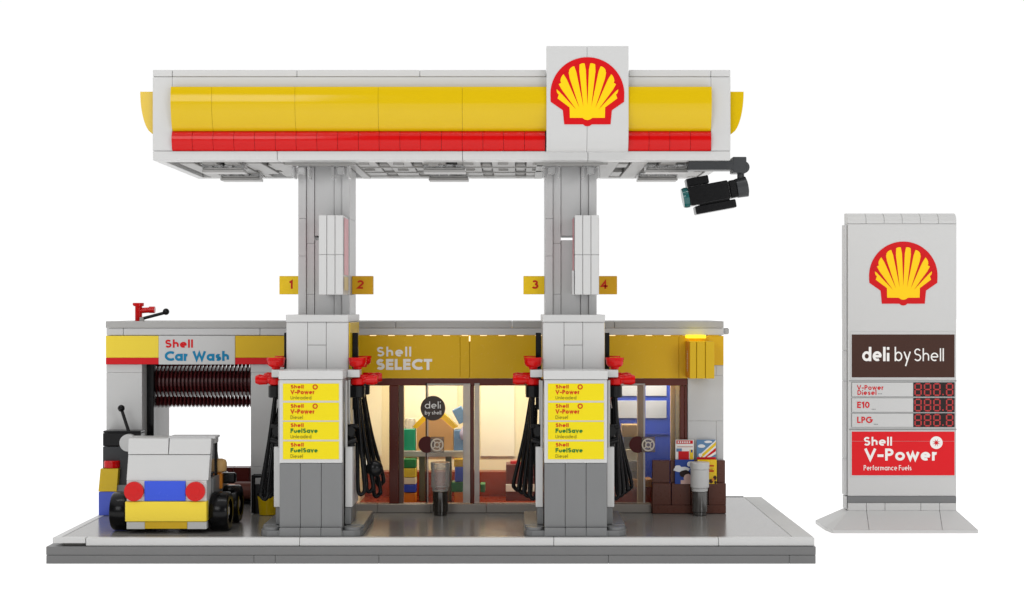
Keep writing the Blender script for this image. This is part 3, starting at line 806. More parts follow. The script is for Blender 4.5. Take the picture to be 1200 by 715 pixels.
# walls of the shop
mb = MB(); wall(mb, X(806, YW), SX1, YW, YW + .8, 1.2, Z(428, YW), rows=(3.6, 6.0, 8.4), cols=3.0, g=.008); mb.build('front_wall', WHITE, sh)
bx('back_wall', CREAM, sh, SX0, SX1, 15.2, 15.8, 1.2, zr1, .0)
bx('side_wall', CREAM, sh, SX0 - .9, SX0 - .02, YW + 1.02, 15.19, 1.2, zr1 - .01, .0)
bx('side_wall', LGREY, sh, SX1 - .6, SX1, YW + .81, 15.19, 1.2, zr1 - .01, .0)
mb = MB()
for a, b_ in ((415, 447), (474, 536), (563, 603)): mb.box(X(a, 15.1), X(b_, 15.1), 15.08, 15.19, Z(535, 15.1), zr1 - .6, .02)
mb.build('wall_panel', CREAMW, sh)
bx('floor_plate', REDBROWN, sh, SX0 - .02, SX1 - .7, YW + .5, 15.0, 1.2, 1.45, .01)
bx('inner_ledge', REDBROWN, sh, SX0, X(600, 14), 14.1, 15.07, 1.46, Z(553, 14.1), .01)
# frame
fr = MB()
fr.box(SX0, X(806, YW), YW + .05, YW + .5, Z(452, YW), zfb - .01, .02)
def post(a, b_, y0=YW + .04, y1=YW + .5, mat=BROWNF): return bx('window_post', mat, sh, X(a, YW), X(b_, YW), y0, y1, 1.45, Z(452.2, YW), .02)
fr.build('window_lintel', BROWNF, sh)
post(456, 467); post(467.3, 472.8, YW + .12, YW + .5, plastic('grey_brown_frame', (.13, .085, .07), .3, .4))
post(551, 555.5); post(797, 802); post(802.4, 805.8, YW + .1)
post(748, 755.5, YW + .6, YW + .9, plastic('tan_post', (.42, .30, .20), .3, .4))
bx('window_post', TAN, sh, X(786, YW + 1), X(791, YW + 1), YW + 1, YW + 1.3, 1.46, Z(452, YW), .02)
bx('window_post', plastic('lit_cream_post', (.75, .68, .45), .3, .4), sh, X(791.4, YW + 1), X(797, YW + 1), YW + 1, YW + 1.3, 1.46, Z(452, YW), .02)
sl = MB()
for a, b_ in ((417, 442), (442, 505), (505, 570), (570, 640), (640, 700), (700, 763.5)): sl.box(X(a, YW - .25) + .008, X(b_, YW - .25) - .008, YW - .3, YW + .5, 1.2, Z(591, YW - .25), .02)
sl.build('door_sill', plastic('warm_grey_sill', (.30, .275, .25), .25, .45), sh)
# panes
zg0, zg1 = Z(590.5, YW), Z(452, YW)
for a, b_ in ((417.5, 455.5), (562.5, 747), (756, 796)):
    bx('window_pane', GLASS, sh, X(a, YW), X(b_, YW), YW + .2, YW + .24, zg0, zg1, 0)
def door(px0, px1, y, hub, two):
    z0, z1 = Z(589.5, y), Z(449.5, y); x0, x1 = X(px0, y), X(px1, y)
    d = bx('sliding_door', GLASS, sh, x0 + .08, x1 - .08, y, y + .05, z0, z1, 0)
    f = MB().box(x0, x0 + .07, y - .03, y + .08, z0, z1, .01).box(x1 - two, x1, y - .03, y + .08, z0, z1, .01).box(x0 + .071, x1 - two - .001, y - .03, y + .08, z1 - .08, z1, .01)
    f.build('door_frame', GLASSF, d)
    hz = Z(521, y); hx = X(hub, y)
    h = MB(); h.cyl((hx - .22, y - .06, hz), (hx - .22, y - .03, hz), .44, n=30); h.build('handle_disc', plastic('dark_red_gloss', (.07, .008, .008), .35, .3), d, smooth=True)
    hp = bx('handle_plate', clear('clear_brown_plate', (.20, .13, .09), .45), d, hx - .02, hx + .70, y - .14, y - .07, hz - .40, hz + .42, .04)
    h = MB(); disc(h, hx + .33, hz, .34, y - .16, 28, .27); disc(h, hx + .33, hz, .16, y - .165, 24, .10)
    for a in (40, 130, 220, 310):
        c_, s1 = math.cos(R(a)), math.sin(R(a)); ribbon(h, [(hx + .33 + .12 * c_, hz + .12 * s1), (hx + .33 + .3 * c_, hz + .3 * s1)], .05, lambda u, v, k: (u, y - .17 - .002 * k, v), a // 90, cap=False)
    h.build('handle_ring', plastic('silver_grey_handle', (.66, .60, .50), .3, .5), hp, fix=False)
    return d
d1 = door(500.5, 551, YW - .06, 505, .38)
MB().box(X(498.8, YW), X(500.3, YW), YW - .08, YW + .0, Z(590, YW), Z(449, YW), .005).build('door_edge', BLACK, sh)
d2 = door(716, 756, YW - .1, 752, .1)
bx('door_edge', GLASSF, sh, X(556, YW), X(562, YW), YW - .1, YW + .03, Z(590, YW), Z(449, YW), .01)
# round deli sign on the door
dx_, dz_, dy_ = X(507.5, YW), Z(478.3, YW), YW - .12
ds = MB().cyl((dx_, dy_, dz_), (dx_, dy_ + .03, dz_), 14.5 / S(YW), n=40).build('round_sign', plastic('dark_taupe_sign', (.060, .045, .038), .35, .4), d1)
lettering('deli', ds, X(497.8, dy_), Z(478.8, dy_), 8.2 / S(YW), WPRINT, y=dy_, w=.12, x1=X(516.5, dy_))
lettering('by shell', ds, X(498, dy_), Z(485.8, dy_), 4.4 / S(YW), WPRINT, y=dy_, w=.14, x1=X(517, dy_))
# hanging projecting sign
hs = thing('projecting_sign', 'yellow three-slab sign projecting from the right end of the shop band', 'sign', (X(822, 7.6), 7.6, Z(422, 7.6)))
wd = (X(837.5, 7.6) - X(808, 7.6)); hx0 = X(808, 7.6)
for k, (a, b_) in enumerate(((0, .28), (.28, .63), (.63, 1))): bx('slab', YELSHOP3 if False else YEL2b, hs, hx0 + wd * a + .012, hx0 + wd * b_ - .012, 7.6, YW - .06, Z(443.8, 7.6), Z(400.2, 7.6), .02)
bx('side_panel', plastic('orange_side_print', (.62, .20, .01), .3, .4), hs, hx0 - .03, hx0 + .008, 7.7, YW - .08, Z(443.4, 7.6), Z(400.6, 7.6), .005)
bx('glowing_block', LEDY, hs, X(805, 8.5), X(827, 8.5), 8.4, YW - .08, Z(400.0, 8.4) + .16, Z(392.8, 8.5), .01)
mk = MB()
for k in range(9): mk.box(hx0 - .04, hx0 - .031, 8.2, 8.35 + .1 * (k % 2), Z(413, 7.6) - k * .125, Z(413, 7.6) - k * .125 + .07, 0)
mk.build('side_mark', WPRINT, hs)

# interior contents ------------------------------------------------
ysf = 11.4
def P(a, b_, y0, y1, c, d, name, mat, label, cat, bb=.02, par=None):
    """box by photo span a..b (x), c..d (y from top), standing at depth y0..y1"""
    o = bx(name, mat, par, X(a, y0), X(b_, y0), y0, y1, Z(d, y0), Z(c, y0), bb)
    if label: tag(o, label, cat)
    return o
sf = thing('display_shelf', 'grey white shelf board on panel legs behind the glass shop door', 'shelf', (X(508, ysf), ysf, 1.45))
P(472, 546, ysf, ysf + 1.6, 528, 535.5, 'shelf_board', LGREY, None, None, par=sf) if False else MB().box(X(472, ysf), X(546, ysf), ysf, ysf + 1.6, Z(535.5, ysf), Z(528.5, ysf), .02).build('shelf_board', LGREY, sf)
for a in (491, 522): MB().box(X(a, ysf + .5), X(a + 7, ysf + .5), ysf + .5, ysf + 1.3, 1.46, Z(535.6, ysf) - .02, .02).build('leg', plastic('olive_grey_leg', (.16, .17, .10), .3, .4), sf)
zs_ = Z(528.4, ysf)
def onshelf(a, b_, c, name, mat, label, cat, y0=ysf + .15, dep=1.0, d=None):
    o = bx(name, mat, None, X(a, y0), X(b_, y0), y0, y0 + dep, (Z(d, y0) if d else zs_ + .003), Z(c, y0), .03); tag(o, label, cat); return o
jar = thing('sweet_jar', 'teal green tub with clear studded lid at the left end of the shelf', 'jar', (X(479.5, ysf), ysf + .5, zs_))
bx('tub', TEALG, jar, X(472.5, ysf), X(486.5, ysf), ysf + .15, ysf + 1, zs_ + .003, Z(503, ysf), .03)
MB().lathe((X(480, ysf), ysf + .5, Z(502.9, ysf)), [(.3, 0), (.32, .38), (.27, .52), (.2, .55)], 20).build('clear_lid', CLEAR, jar, smooth=True)
hb = thing('house_box', 'tan orange house shaped box in the middle of the shop shelf', 'box', (X(510, ysf), ysf + .6, zs_))
x0, x1, z1_, z2_ = X(488, ysf), X(531, ysf), Z(503, ysf), Z(491, ysf)
xa, xb = X(501, ysf), X(517, ysf)
MB().prism([(x0, zs_ + .003), (x1, zs_ + .003), (x1, z1_), (xb, z2_), (xa, z2_), (x0, z1_)], ysf + .2, ysf + 1.1, 'y').build('carton', plastic('warm_tan_carton', (.74, .42, .16), .4, .3), hb)
MB().prism([(x0, z1_ + .005), (xa, z2_ + .01), (xb, z2_ + .01), (x1, z1_ + .005), (x1 + .25, z1_ + .1), (xb + .1, z2_ + .32), (xa - .1, z2_ + .32), (x0 - .25, z1_ + .1)], ysf + .25, ysf + 1.05, 'y').build('lid', YEL2, hb)
onshelf(532, 546, 504, 'drink_carton', SKYB, 'blue carton at the right end of the shop shelf', 'carton')
tb = MB().box(-.28, .28, -.3, .3, -.42, .42, .03); M = Matrix.Rotation(R(-28), 4, 'Y'); tb.v = [tuple(M @ Vector(v) + Vector((X(539, ysf), ysf + .55, Z(487, ysf)))) for v in tb.v]
tag(tb.build('tilted_packet', SKYB), 'light blue packet leaning at a tilt above the right end of the shelf', 'packet')
lil = MB().lathe((X(543, ysf), ysf + .2, Z(516, ysf)), [(.1, 0), (.2, .15), (.22, .4), (.1, .6), (.05, .75)], 16).build('cup', plastic('lilac_cup', (.55, .5, .75), .3, .4), smooth=True)
tag(lil, 'small pale lilac cup beside the blue carton on the shelf', 'cup')
names = [('green', GREEN, 538, 548.5), ('yellow', YELP, 549, 559.5), ('cream', CREAM, 560, 567.5), ('blue', BLUE, 568, 577), ('orange', ORANGE, 578, 589.5)]
for nm, m_, c, d in names:
    o = bx('goods_brick', m_, None, X(473, 11), X(487.5, 11), 11, 12, Z(d, 11), Z(c, 11), .02)
    tag(o, f'{nm} brick in the left stack of goods under the shop shelf', 'brick', 'coloured goods bricks in the shop')
for nm, m_, a, b_, c, d in (('golden', YELSHOP, 532, 545, 538, 547), ('dark blue', BLUE, 533, 545, 547.5, 564.5), ('green', GREEN, 529, 549, 565, 576.5), ('orange', ORANGE, 532, 548, 577, 589.5)):
    o = bx('goods_brick', m_, None, X(a, 11), X(b_, 11), 11, 12, Z(d, 11), Z(c, 11), .02)
    tag(o, f'{nm} brick in the right stack of goods under the shop shelf', 'brick', 'coloured goods bricks in the shop')
tag(bx('goods_brick', GREEN, None, X(563, 11), X(568.5, 11), 10.8, 11.8, Z(576.5, 11), Z(567, 11), .02), 'small green brick peeking past the edge of the glass door', 'brick')
co = thing('shop_counter', 'brown shop counter with white stripe behind the right pump hoses', 'counter', (X(620, 12), 12, 1.45))
bx('counter_body', plastic('dark_red_counter', (.14, .022, .014), .3, .4), co, X(593, 12), X(690, 12), 12, 13.6, 1.46, Z(544.5, 12), .02)
bx('counter_stripe', CREAMW, co, X(593, 12) - .01, X(628, 12), 11.96, 12.2, Z(576, 12), Z(567.5, 12), .01)
bx('till', RED, co, X(598, 12), X(610, 12), 12.3, 13, Z(544.4, 12), Z(541, 12), .01)
bx('display', DGREY, co, X(617, 12), X(626, 12), 12.2, 13, Z(544.4, 12), Z(531, 12), .03)
# blue cabinet
yk = 12.4
cab = thing('drinks_cabinet', 'tall blue cabinet with white panes behind the right shop window', 'cabinet', (X(756, yk), yk, 1.45))
bx('cabinet_body', BLUE, cab, X(716, yk), X(786, yk), yk, yk + 1.6, 1.46, Z(452, yk) + .3, .02)
for a, b_ in ((722, 748), (756.5, 781)):
    for c, d in ((451, 464), (469.5, 490)):
        bx('pane', plastic('white_pane', (.50, .58, .78), .3, .4), cab, X(a, yk), X(b_, yk), yk - .05, yk - .002, Z(d, yk), Z(c, yk), .01)
bx('frame_line', plastic('deep_blue_plastic', (.03, .06, .42), .3, .4), cab, X(756.5, yk), X(783, yk), yk - .04, yk - .002, Z(509.5, yk), Z(508, yk), .0)
for nm, m_, a, b_, c, d, y_ in (('tan', TAN, 729, 750, 498, 512, 11), ('grey', LGREY, 733, 750, 540, 552, 10.6), ('cream topped', CREAM, 731, 752, 527, 539.5, 10.8), ('dark grey', MGREY, 731, 752, 552.5, 561, 10.6), ('tan orange', plastic('orange_tan_plastic', (.55, .27, .08), .3, .4), 735, 764, 561.5, 571, 10.4)):
    o = bx('stacked_box', m_, None, X(a, y_), X(b_, y_), y_, y_ + 1, Z(d, y_), Z(c, y_), .02)
    tag(o, f'{nm} box in the pile behind the right glass door', 'box', 'boxes piled behind the right glass door')
for (a, b_, c, d) in ((731, 752, 512.3, 526.7),): tag(bx('stacked_box', MGREY, None, X(a, 11), X(b_, 11), 11, 12, Z(d, 11), Z(c, 11), .02), 'mid grey box under the tan box behind the right glass door', 'box', 'boxes piled behind the right glass door')
bkb = bx('low_bench', REDBROWN, None, X(715, 10.4), X(766, 10.4), 10.4, 12.3, 1.46, Z(571.5, 10.4), .02); tag(bkb, 'low dark red bench carrying the boxes behind the right glass door', 'bench')
rk = thing('snack_rack', 'narrow dark red snack rack just right of the right pump', 'rack', (X(716, 10.5), 10.5, 1.45))
for k in range(9): bx('tray', plastic('brick_red_tray', (.22, .05, .03), .3, .4), rk, X(711, 10.5), X(722, 10.5), 10.4, 10.9, Z(466 + k * 8 + 6.8, 10.5), Z(466 + k * 8, 10.5), .02)
bx('back_board', BROWNF, rk, X(710, 10.5), X(723, 10.5), 10.92, 11.2, 1.46, Z(462, 10.5), .02)

# ================================================================ BOLLARDS
def bollard(px, top, topname, low):
    y = 8.1
    t = thing('bollard', '', 'bollard', (X(px, y), y, 1.2), 'bollards in front of the shop')
    c = (X(px, y), y, 1.2)
    MB().lathe(c, [(.30, .0), (.34, .02), (.34, .16), (.405, .2), (.405, 1.22), (.36, 1.24)], 30).build('dark_base', low, t, smooth=True)
    MB().lathe(c, [(.40, 1.245), (.42, 1.26), (.42, 1.42), (.48, 1.46), (.48, 2.36), (.46, 2.37), (.46, 2.40), (.50, 2.41), (.50, 2.72), (.47, 2.75)], 30).build(topname, top, t, smooth=True)
    return t
bo1 = bollard(516, clear('clear_grey_tube', (.42, .40, .37), .42, .08), 'clear_top', plastic('bollard_black', (.018, .014, .010), .10, 1.6))
bo2 = bollard(820, WHITE, 'white_top', plastic('bollard_dark', (.06, .056, .052), .12, 1.6))
bo1['label'] = 'bollard with clear grey top and black base before the glass door'; bo2['label'] = 'white topped bollard in front of the brown brick rack with the magazines'

# ================================================================ BROWN BLOCK WALL + MAGAZINES
yB = 8.65
bw = thing('brown_brick_rack', 'stepped brown brick rack against the right end of the shop', 'rack', (X(807, yB), yB, 1.2))
def br(a, b_, c, d, y0=yB, y1=YW - .04): return MB().box(X(a, y0) + .008, X(b_, y0) - .008, y0, y1, Z(d, y0) + .005, Z(c, y0) - .005, .02).build('brick', BROWN, bw)
br(764.5, 810, 592, 602); br(810, 851, 592, 602)
for a, b_ in ((764.5, 786.5), (787, 809.5), (810, 829.5), (830, 851)): br(a, b_, 566.5, 592)
for a, b_ in ((764.5, 785), (785.5, 812), (812.5, 839.5), (840, 850)): br(a, b_, 539.5, 566, yB + .25)
def mag(a, b_, c, d, y0, label, art):
    t = thing('magazine', label, 'magazine', (X((a + b_) / 2, y0), y0, Z(d, y0)), 'magazines on the brown rack')
    x0, x1, z0, z1 = X(a, y0), X(b_, y0), Z(d, y0), Z(c, y0)
    cv = bx('cover', art[0], t, x0, x1, y0, y0 + .1, z0, z1, .008)
    k = 0
    for nm, m_, pts in art[1:]:
        mb = MB(); mb.poly([(x0 + (x1 - x0) * u, y0 - .008 - .003 * k, z0 + (z1 - z0) * v) for u, v in pts]); mb.build(nm, m_, cv, fix=False); k += 1
    return t
def blob(cx, cy, rx, ry, n=14, s_=0):
    rr = random.Random(s_); return [(cx + rx * (1 + .18 * rr.random()) * math.cos(6.283 * i / n), cy + ry * (1 + .25 * rr.random()) * math.sin(6.283 * i / n)) for i in range(n)]
def rc(a, b_, c, d): return [(a, c), (b_, c), (b_, d), (a, d)]
CLOUD = plastic('cloud_print', (.75, .76, .78), .4, .3); NAVY = plastic('royal_blue_print', (.02, .06, .30), .35, .4); SKYP = plastic('sky_print', (.12, .24, .42), .4, .3)
DKB = plastic('dark_brown_ink', (.02, .01, .01), .4, .3); PINK = plastic('pale_pink_print', (.62, .42, .38), .4, .3)
mag(791.5, 813, 515.5, 538.5, yB + .30, 'white magazine with red title strip and red and blue blocks, upper left of the four',
    [WPRINT, ('title_strip', REDP, rc(.05, .95, .80, .97)), ('print', PINK, rc(.1, .95, .62, .68)), ('print', SKYP, rc(.05, .35, .40, .56)), ('print', REDP, rc(.16, .74, .0, .42)), ('print', YEL2, rc(.78, .97, .0, .5)), ('print', NAVY, rc(.84, .93, .36, .5))]
    + [('print', WPRINT, rc(.12 + k * .12, .19 + k * .12, .84, .93)) for k in range(6)])
mag(791, 813.5, 538.8, 567.2, yB - .02, 'blue magazine with white clouds and a dark shape, lower left of the four',
    [NAVY, ('print', CLOUD, blob(.35, .60, .40, .10, 16, 1)), ('print', CLOUD, blob(.8, .82, .16, .10, 12, 2)), ('print', CLOUD, blob(.15, .68, .15, .08, 12, 5)), ('print', DKB, blob(.52, .42, .26, .14, 14, 3)), ('print', PINK, blob(.66, .26, .20, .14, 14, 4)), ('print', PINK, rc(.3, .99, .0, .16))])
mag(816.5, 838.8, 515.5, 538.5, yB + .30, 'magazine with blue sky and diagonal yellow and red rays, upper right of the four',
    [SKYP, ('print', CLOUD, blob(.25, .68, .18, .08, 12, 6)), ('print', CLOUD, blob(.6, .90, .2, .06, 12, 7)), ('print', WPRINT, [(.1, .2), (1, .99), (1, .9), (.2, .14)]), ('print', YEL2, [(.15, .16), (1, .9), (1, .72), (.3, .12)]), ('print', WPRINT, [(.3, .12), (1, .72), (1, .6), (.4, .1)]), ('print', REDP, [(.4, .1), (1, .6), (1, .42), (.5, .1)]), ('print', WPRINT, [(.5, .1), (1, .42), (1, .28), (.6, .06)]), ('print', REDP, rc(.0, 1, .0, .12)), ('print', WPRINT, blob(.18, .22, .09, .09, 12, 8))])
mag(817.3, 840, 538.8, 567.2, yB - .02, 'bright yellow magazine with brown crumbs along its bottom, lower right of the four',
    [YEL2, ('print', ORP, rc(.42, .85, .72, .78)), ('print', ORP, rc(.42, .85, .50, .57)), ('print', ORP, rc(.42, .78, .60, .62)), ('print', SIGNBR, blob(.7, .12, .11, .08, 12, 9)), ('print', SIGNBR, blob(.9, .25, .08, .09, 12, 10)), ('print', ORANGE, blob(.80, .18, .06, .06, 12, 11)), ('print', SIGNBR, blob(.93, .07, .06, .06, 12, 12))])

# ================================================================ VACUUM STATION, BIN, BUCKET
yv = 8.3
vs = thing('vacuum_station', 'dark vacuum station with black lever at the left wall behind the car', 'vacuum', (X(135, yv), yv, 1.2))
bx('body', DGREY, vs, X(120.5, yv), X(151, yv), yv, yv + .9, 1.2, Z(523.5, yv), .02)
MB().box(X(120.5, yv), X(165, yv), yv - .02, yv + .92, Z(523, yv), Z(507.5, yv), .04).box(X(120.5, yv) + .02, X(165, yv), yv, yv + .9, Z(507.2, yv), Z(505, yv), .01).build('black_head', BLACK, vs)
MB().cyl((X(152, yv), yv - .35, Z(518.5, yv)), (X(152, yv), yv - .03, Z(518.5, yv)), .45, n=28).build('white_drum', WHITE, vs, smooth=True)
bx('grey_plate', MGREY, vs, X(133, yv), X(160, yv), yv - .3, yv - .01, Z(576, yv), Z(568, yv), .02)
lv = MB().cyl((X(150.5, yv), yv + .1, Z(506.5, yv)), (X(141.8, yv), yv + .1, Z(480, yv)), .085, n=12).ball((X(141.5, yv), yv + .1, Z(478.7, yv)), .185, 18)
lv.build('lever', BLACK, vs, smooth=True)
yb_ = 7.9
wb = thing('waste_bin', 'small bin with blue base, yellow sloped body and red lid left of the car', 'bin', (X(126, yb_), yb_, 1.2))
bx('base_block', plastic('soft_blue_plastic', (.07, .11, .55), .25, .5), wb, X(115.5, yb_), X(160, yb_), yb_, yb_ + .9, 1.2, Z(576.5, yb_), .02)
MB().prism([(X(115.3, yb_), Z(576, yb_)), (X(136.5, yb_), Z(576, yb_)), (X(138.5, yb_), Z(549.3, yb_)), (X(117.8, yb_), Z(549.3, yb_))], yb_, yb_ + .85, 'y').build('sloped_body', YEL, wb)
MB().lathe((X(129, yb_), yb_ + .42, Z(549.2, yb_)), [(.38, 0), (.42, .03), (.42, .33), (.38, .38)], 24).build('lid', RED, wb, smooth=True)
yk_ = 8.0
bk = thing('yellow_bucket', 'yellow bucket with black rim behind the left pump hoses', 'bucket', (X(312, yk_), yk_, 1.2))
MB().lathe((X(313, yk_), yk_ + .3, 1.2), [(.42, 0), (.45, .02), (.52, .8), (.55, .95), (.55, 1.02), (.5, 1.0)], 28).build('tub', YEL, bk, smooth=True)
MB().lathe((X(313, yk_), yk_ + .3, 2.19), [(.5, 0), (.56, .0), (.56, .12), (.5, .14)], 28).build('rim', BLACK, bk, smooth=True)
tr = thing('hose_trolley', 'dark grey framed trolley standing beside the yellow bucket', 'trolley', (X(300, 8.6), 8.6, 1.2))
bx('panel', DGREY, tr, X(296, 8.6), X(322, 8.6), 8.7, 8.9, 1.2, Z(568, 8.6), .02)
MB().tube([(X(297, 8.6), 8.6, 1.25), (X(297, 8.6), 8.6, Z(560, 8.6)), (X(299, 8.6), 8.6, Z(558, 8.6)), (X(318, 8.6), 8.6, Z(558, 8.6)), (X(320, 8.6), 8.6, Z(560, 8.6)), (X(320, 8.6), 8.6, 1.25)], .1, 10).build('frame', BLACK, tr, smooth=True)

# ================================================================ CAR
yc0 = 1.35
car = thing('toy_car', 'white toy car seen from behind with blue plate and round red lamps', 'car', (X(194, yc0), 4, 1.2))
cL, cR = X(146.5, yc0), X(242, yc0); cm = (cL + cR) / 2; LEN = 6.2
def cz(py): return Z(py, yc0)
bx('bumper', YELP, car, cL, cR, yc0, yc0 + .5, cz(611.5), cz(588), .03)
bx('lower_skirt', WHITE, car, cL + .05, X(169, yc0), yc0 + .1, yc0 + .5, cz(620.5), cz(612), .01)
bx('lower_skirt', WHITE, car, X(219, yc0), cR - .02, yc0 + .1, yc0 + .5, cz(620.5), cz(612), .01)
bx('lower_step', YEL2b, car, X(169.3, yc0), X(218.7, yc0), yc0 + .08, yc0 + .5, cz(620), cz(612), .01)
bx('chassis', BLACK, car, cL + .15, cR - .15, yc0 + .5, yc0 + LEN - .4, cz(621), cz(612), .02)
bx('lower_body', WHITE, car, cL + .02, cR - .02, yc0 + .5, yc0 + LEN, cz(611), cz(588), .02)
# tail panel with lamps and plate
bx('tail_panel', WHITE, car, cL + .05, cR - .02, yc0 + .12, yc0 + 1.2, cz(588), cz(563.5), .02)
pt = bx('number_plate', BLUE, car, X(169, yc0), X(217.2, yc0), yc0 + .02, yc0 + .11, cz(587.3), cz(563.8), .02)
for px_ in (157, 229):
    l_ = MB().cyl((X(px_, yc0), yc0 - .06, cz(576)), (X(px_, yc0), yc0 + .11, cz(576)), 11.4 / S(yc0), n=36)
    l_.cyl((X(px_, yc0), yc0 - .075, cz(576)), (X(px_, yc0), yc0 - .06, cz(576)), 5.2 / S(yc0), n=24)
    l_.build('tail_lamp', RED, car, smooth=True)
# sloping hatch
mb = MB()
y1h, y2h, y3h = yc0 + .15, yc0 + .75, yc0 + 1.25
def slab(mb, xa0, xa1, xb0, xb1, ya, yb2, za, zb2, th):
    """leaning slab: bottom edge (xa0..xa1, ya, za) to top edge (xb0..xb1, yb2, zb2)"""
    v = [(xa0, ya, za), (xa1, ya, za), (xb1, yb2, zb2), (xb0, yb2, zb2), (xa0, ya + th, za), (xa1, ya + th, za), (xb1, yb2 + th, zb2), (xb0, yb2 + th, zb2)]
    n = len(mb.v); mb.v += v
    for f in ((0, 1, 2, 3), (7, 6, 5, 4), (0, 4, 5, 1), (1, 5, 6, 2), (2, 6, 7, 3), (3, 7, 4, 0)): mb.f.append([n + i for i in f])
zh0, zh1 = cz(563.2), Z(533, y2h)
slab(mb, cL + .04, cR + .05, X(150.5, y2h), X(246, y2h), y1h, y2h, zh0, zh1, .6)
mb.build('hatch', WHITE, car)
zh2 = Z(514, y3h)
for a0, a1, b0, b1 in ((150.3, 197, 150.8, 197.6), (198, 246.5, 199, 247.5)):
    mb = MB(); slab(mb, X(a0, y2h), X(a1, y2h), X(b0, y3h), X(b1, y3h), y2h - .03, y3h, zh1 + .03, zh2, .5); mb.build('rear_window_tile', WHITE, car)
bx('roof', LGREY, car, X(150, y3h) + .02, X(248, y3h) + .1, y3h + .5, y3h + 1.25, zh2 - .28, zh2 + .04, .03)
bx('roof_rim', WHITE2, car, X(197, y3h), X(253, y3h) - .05, y3h + .1, y3h + 1.3, zh2 - .02, zh2 + .09, .02)
# sides: pillars and smoky windows
for s_ in (-1, 1):
    xx = cm + s_ * 1.93
    xs_ = sorted((xx - s_ * .25, xx))
    sd = MB().prism([(yc0 + .5, zh0), (yc0 + LEN - 2.6, zh0), (yc0 + 2.55, zh2 - .3), (yc0 + 1.4, zh2 - .3)], xs_[0], xs_[1] - .0, 'x')
    sd.build('side_window', SMOKE, car)
    bx('window_post', BLACK, car, *sorted((xx - s_ * .1, xx + s_ * .06)), yc0 + 2.3, yc0 + 2.55, zh0, zh2 - .28, .02)
    bx('side_sill', MGREY, car, *sorted((xx - s_ * .2, xx + s_ * .1)), yc0 + 1.25, yc0 + LEN - 1.5, cz(587.5), zh0 - .005, .02)
    bx('wing_mirror', BLACK, car, *sorted((xx + s_ * .1, xx + s_ * .80)), yc0 + 3.3, yc0 + 3.7, Z(563, 6), Z(551, 6), .08)
ws = MB(); slab(ws, cL + .3, cR - .3, cL + .3, cR - .3, yc0 + 4.6, yc0 + 2.6, zh0, zh2 - .05, .12); ws.build('windscreen', SMOKE, car)
bx('bonnet', WHITE, car, cL + .1, cR - .1, yc0 + LEN - 2.6, yc0 + LEN, cz(587.5), cz(568), .05)
bx('indicator', ORANGE, car, cR - .02, cR + .45, yc0 + 4.9, yc0 + 5.3, Z(580, 6), Z(569, 6), .03)
def wheel(x, y, s_, rr=.0):
    r_ = 27.0 / S(yc0) if rr == 0 else rr
    r_ = .93; z = 1.2 + r_
    xs0, xs1 = (x, x + s_ * .78)
    w = MB(); prof = [(r_ * .62, 0.0), (r_ * .93, 0), (r_, .08), (r_, .70), (r_ * .93, .78), (r_ * .62, .78)]
    n = 40; b = 0
    for rr_, d in prof:
        for i in range(n):
            t = 2 * math.pi * i / n; w.v.append((x + s_ * d * 1.1, y + rr_ * math.cos(t), z + rr_ * math.sin(t)))
    for k in range(len(prof) - 1):
        for i in range(n):
            j = (i + 1) % n; w.f.append([k * n + i, k * n + j, (k + 1) * n + j, (k + 1) * n + i])
    o = w.build('wheel', TYRE, car, smooth=True)
    MB().cyl((x + s_ * .1, y, z), (x + s_ * .70, y, z), r_ * .63, n=32).cyl((x + s_ * .7, y, z), (x + s_ * .8, y, z), r_ * .22, n=16).build('rim', CHROME, o, smooth=True)
for yy in (yc0 + 1.3, yc0 + 4.2):
    wheel(cL - .02, yy, -1); wheel(cR + .04, yy, 1)
dv = thing('car_driver', 'toy driver with tan face seen through the right side of the car', 'figure', (cm + 1.1, yc0 + 3, 3))
MB().lathe((cR + .06, yc0 + 3.0, Z(553, 4.4)), [(.2, 0), (.33, .06), (.36, .25), (.36, .45), (.3, .6), (.15, .66)], 22).build('head', plastic('skin_tan', (.62, .38, .15), .35, .4), dv, smooth=True)
bx('torso', ORANGE, dv, cR - .5, cR + .2, yc0 + 2.8, yc0 + 3.2, 3.0, Z(553.5, 4.4), .05)
dv['category'] = 'figure'

# ================================================================ PRICE PYLON
yp = 11.2
py = thing('price_pylon', 'tall white price sign with scallop emblem standing right of the station', 'price sign', (X(1057, yp), yp + .8, 0))
yb0 = 9.8
bxl, bxr = X(975.5, yb0) , X(1146.3, yb0)
pxl, pxr = X(993.5, yp), X(1120.8, yp)
zb1 = Z(614.5, yb0); ztp = Z(598.5, yp)
bk0, bk1 = yb0, 13.6
xs_ = [bxl, X(1018.5, yb0), X(1104.5, yb0), bxr]
xt_ = [pxl, X(1015.3, yp), X(1101, yp), pxr]
zb1 = Z(621.2, yb0)
xc = X(966.5, 11.0)
ft = MB()
for k in range(3):
    ft.v += [(xs_[k] + .012 * (k > 0), yb0, zb1), (xs_[k + 1] - .012, yb0, zb1), (xt_[k + 1] - .012, yp - .02, ztp), (xt_[k] + .012 * (k > 0), yp - .02, ztp)]
    n = len(ft.v) - 4; ft.f.append([n, n + 1, n + 2, n + 3])
b5 = [(bxl, yb0), (bxr, yb0), (bxr, bk1), (xc, bk1), (xc, 11.0)]
T = [(pxl, yp - .02, ztp), (pxr, yp - .02, ztp), (pxr, 12.3, ztp), (pxl, 12.3, ztp)]
def fq(*p): n = len(ft.v); ft.v += list(p); ft.f.append(list(range(n, n + len(p))))
B5 = [(x, y, zb1) for x, y in b5]
fq(B5[0], T[0], B5[4]); fq(B5[4], T[0], T[3], B5[3]); fq(B5[3], T[3], T[2], B5[2]); fq(B5[2], T[2], T[1], B5[1])
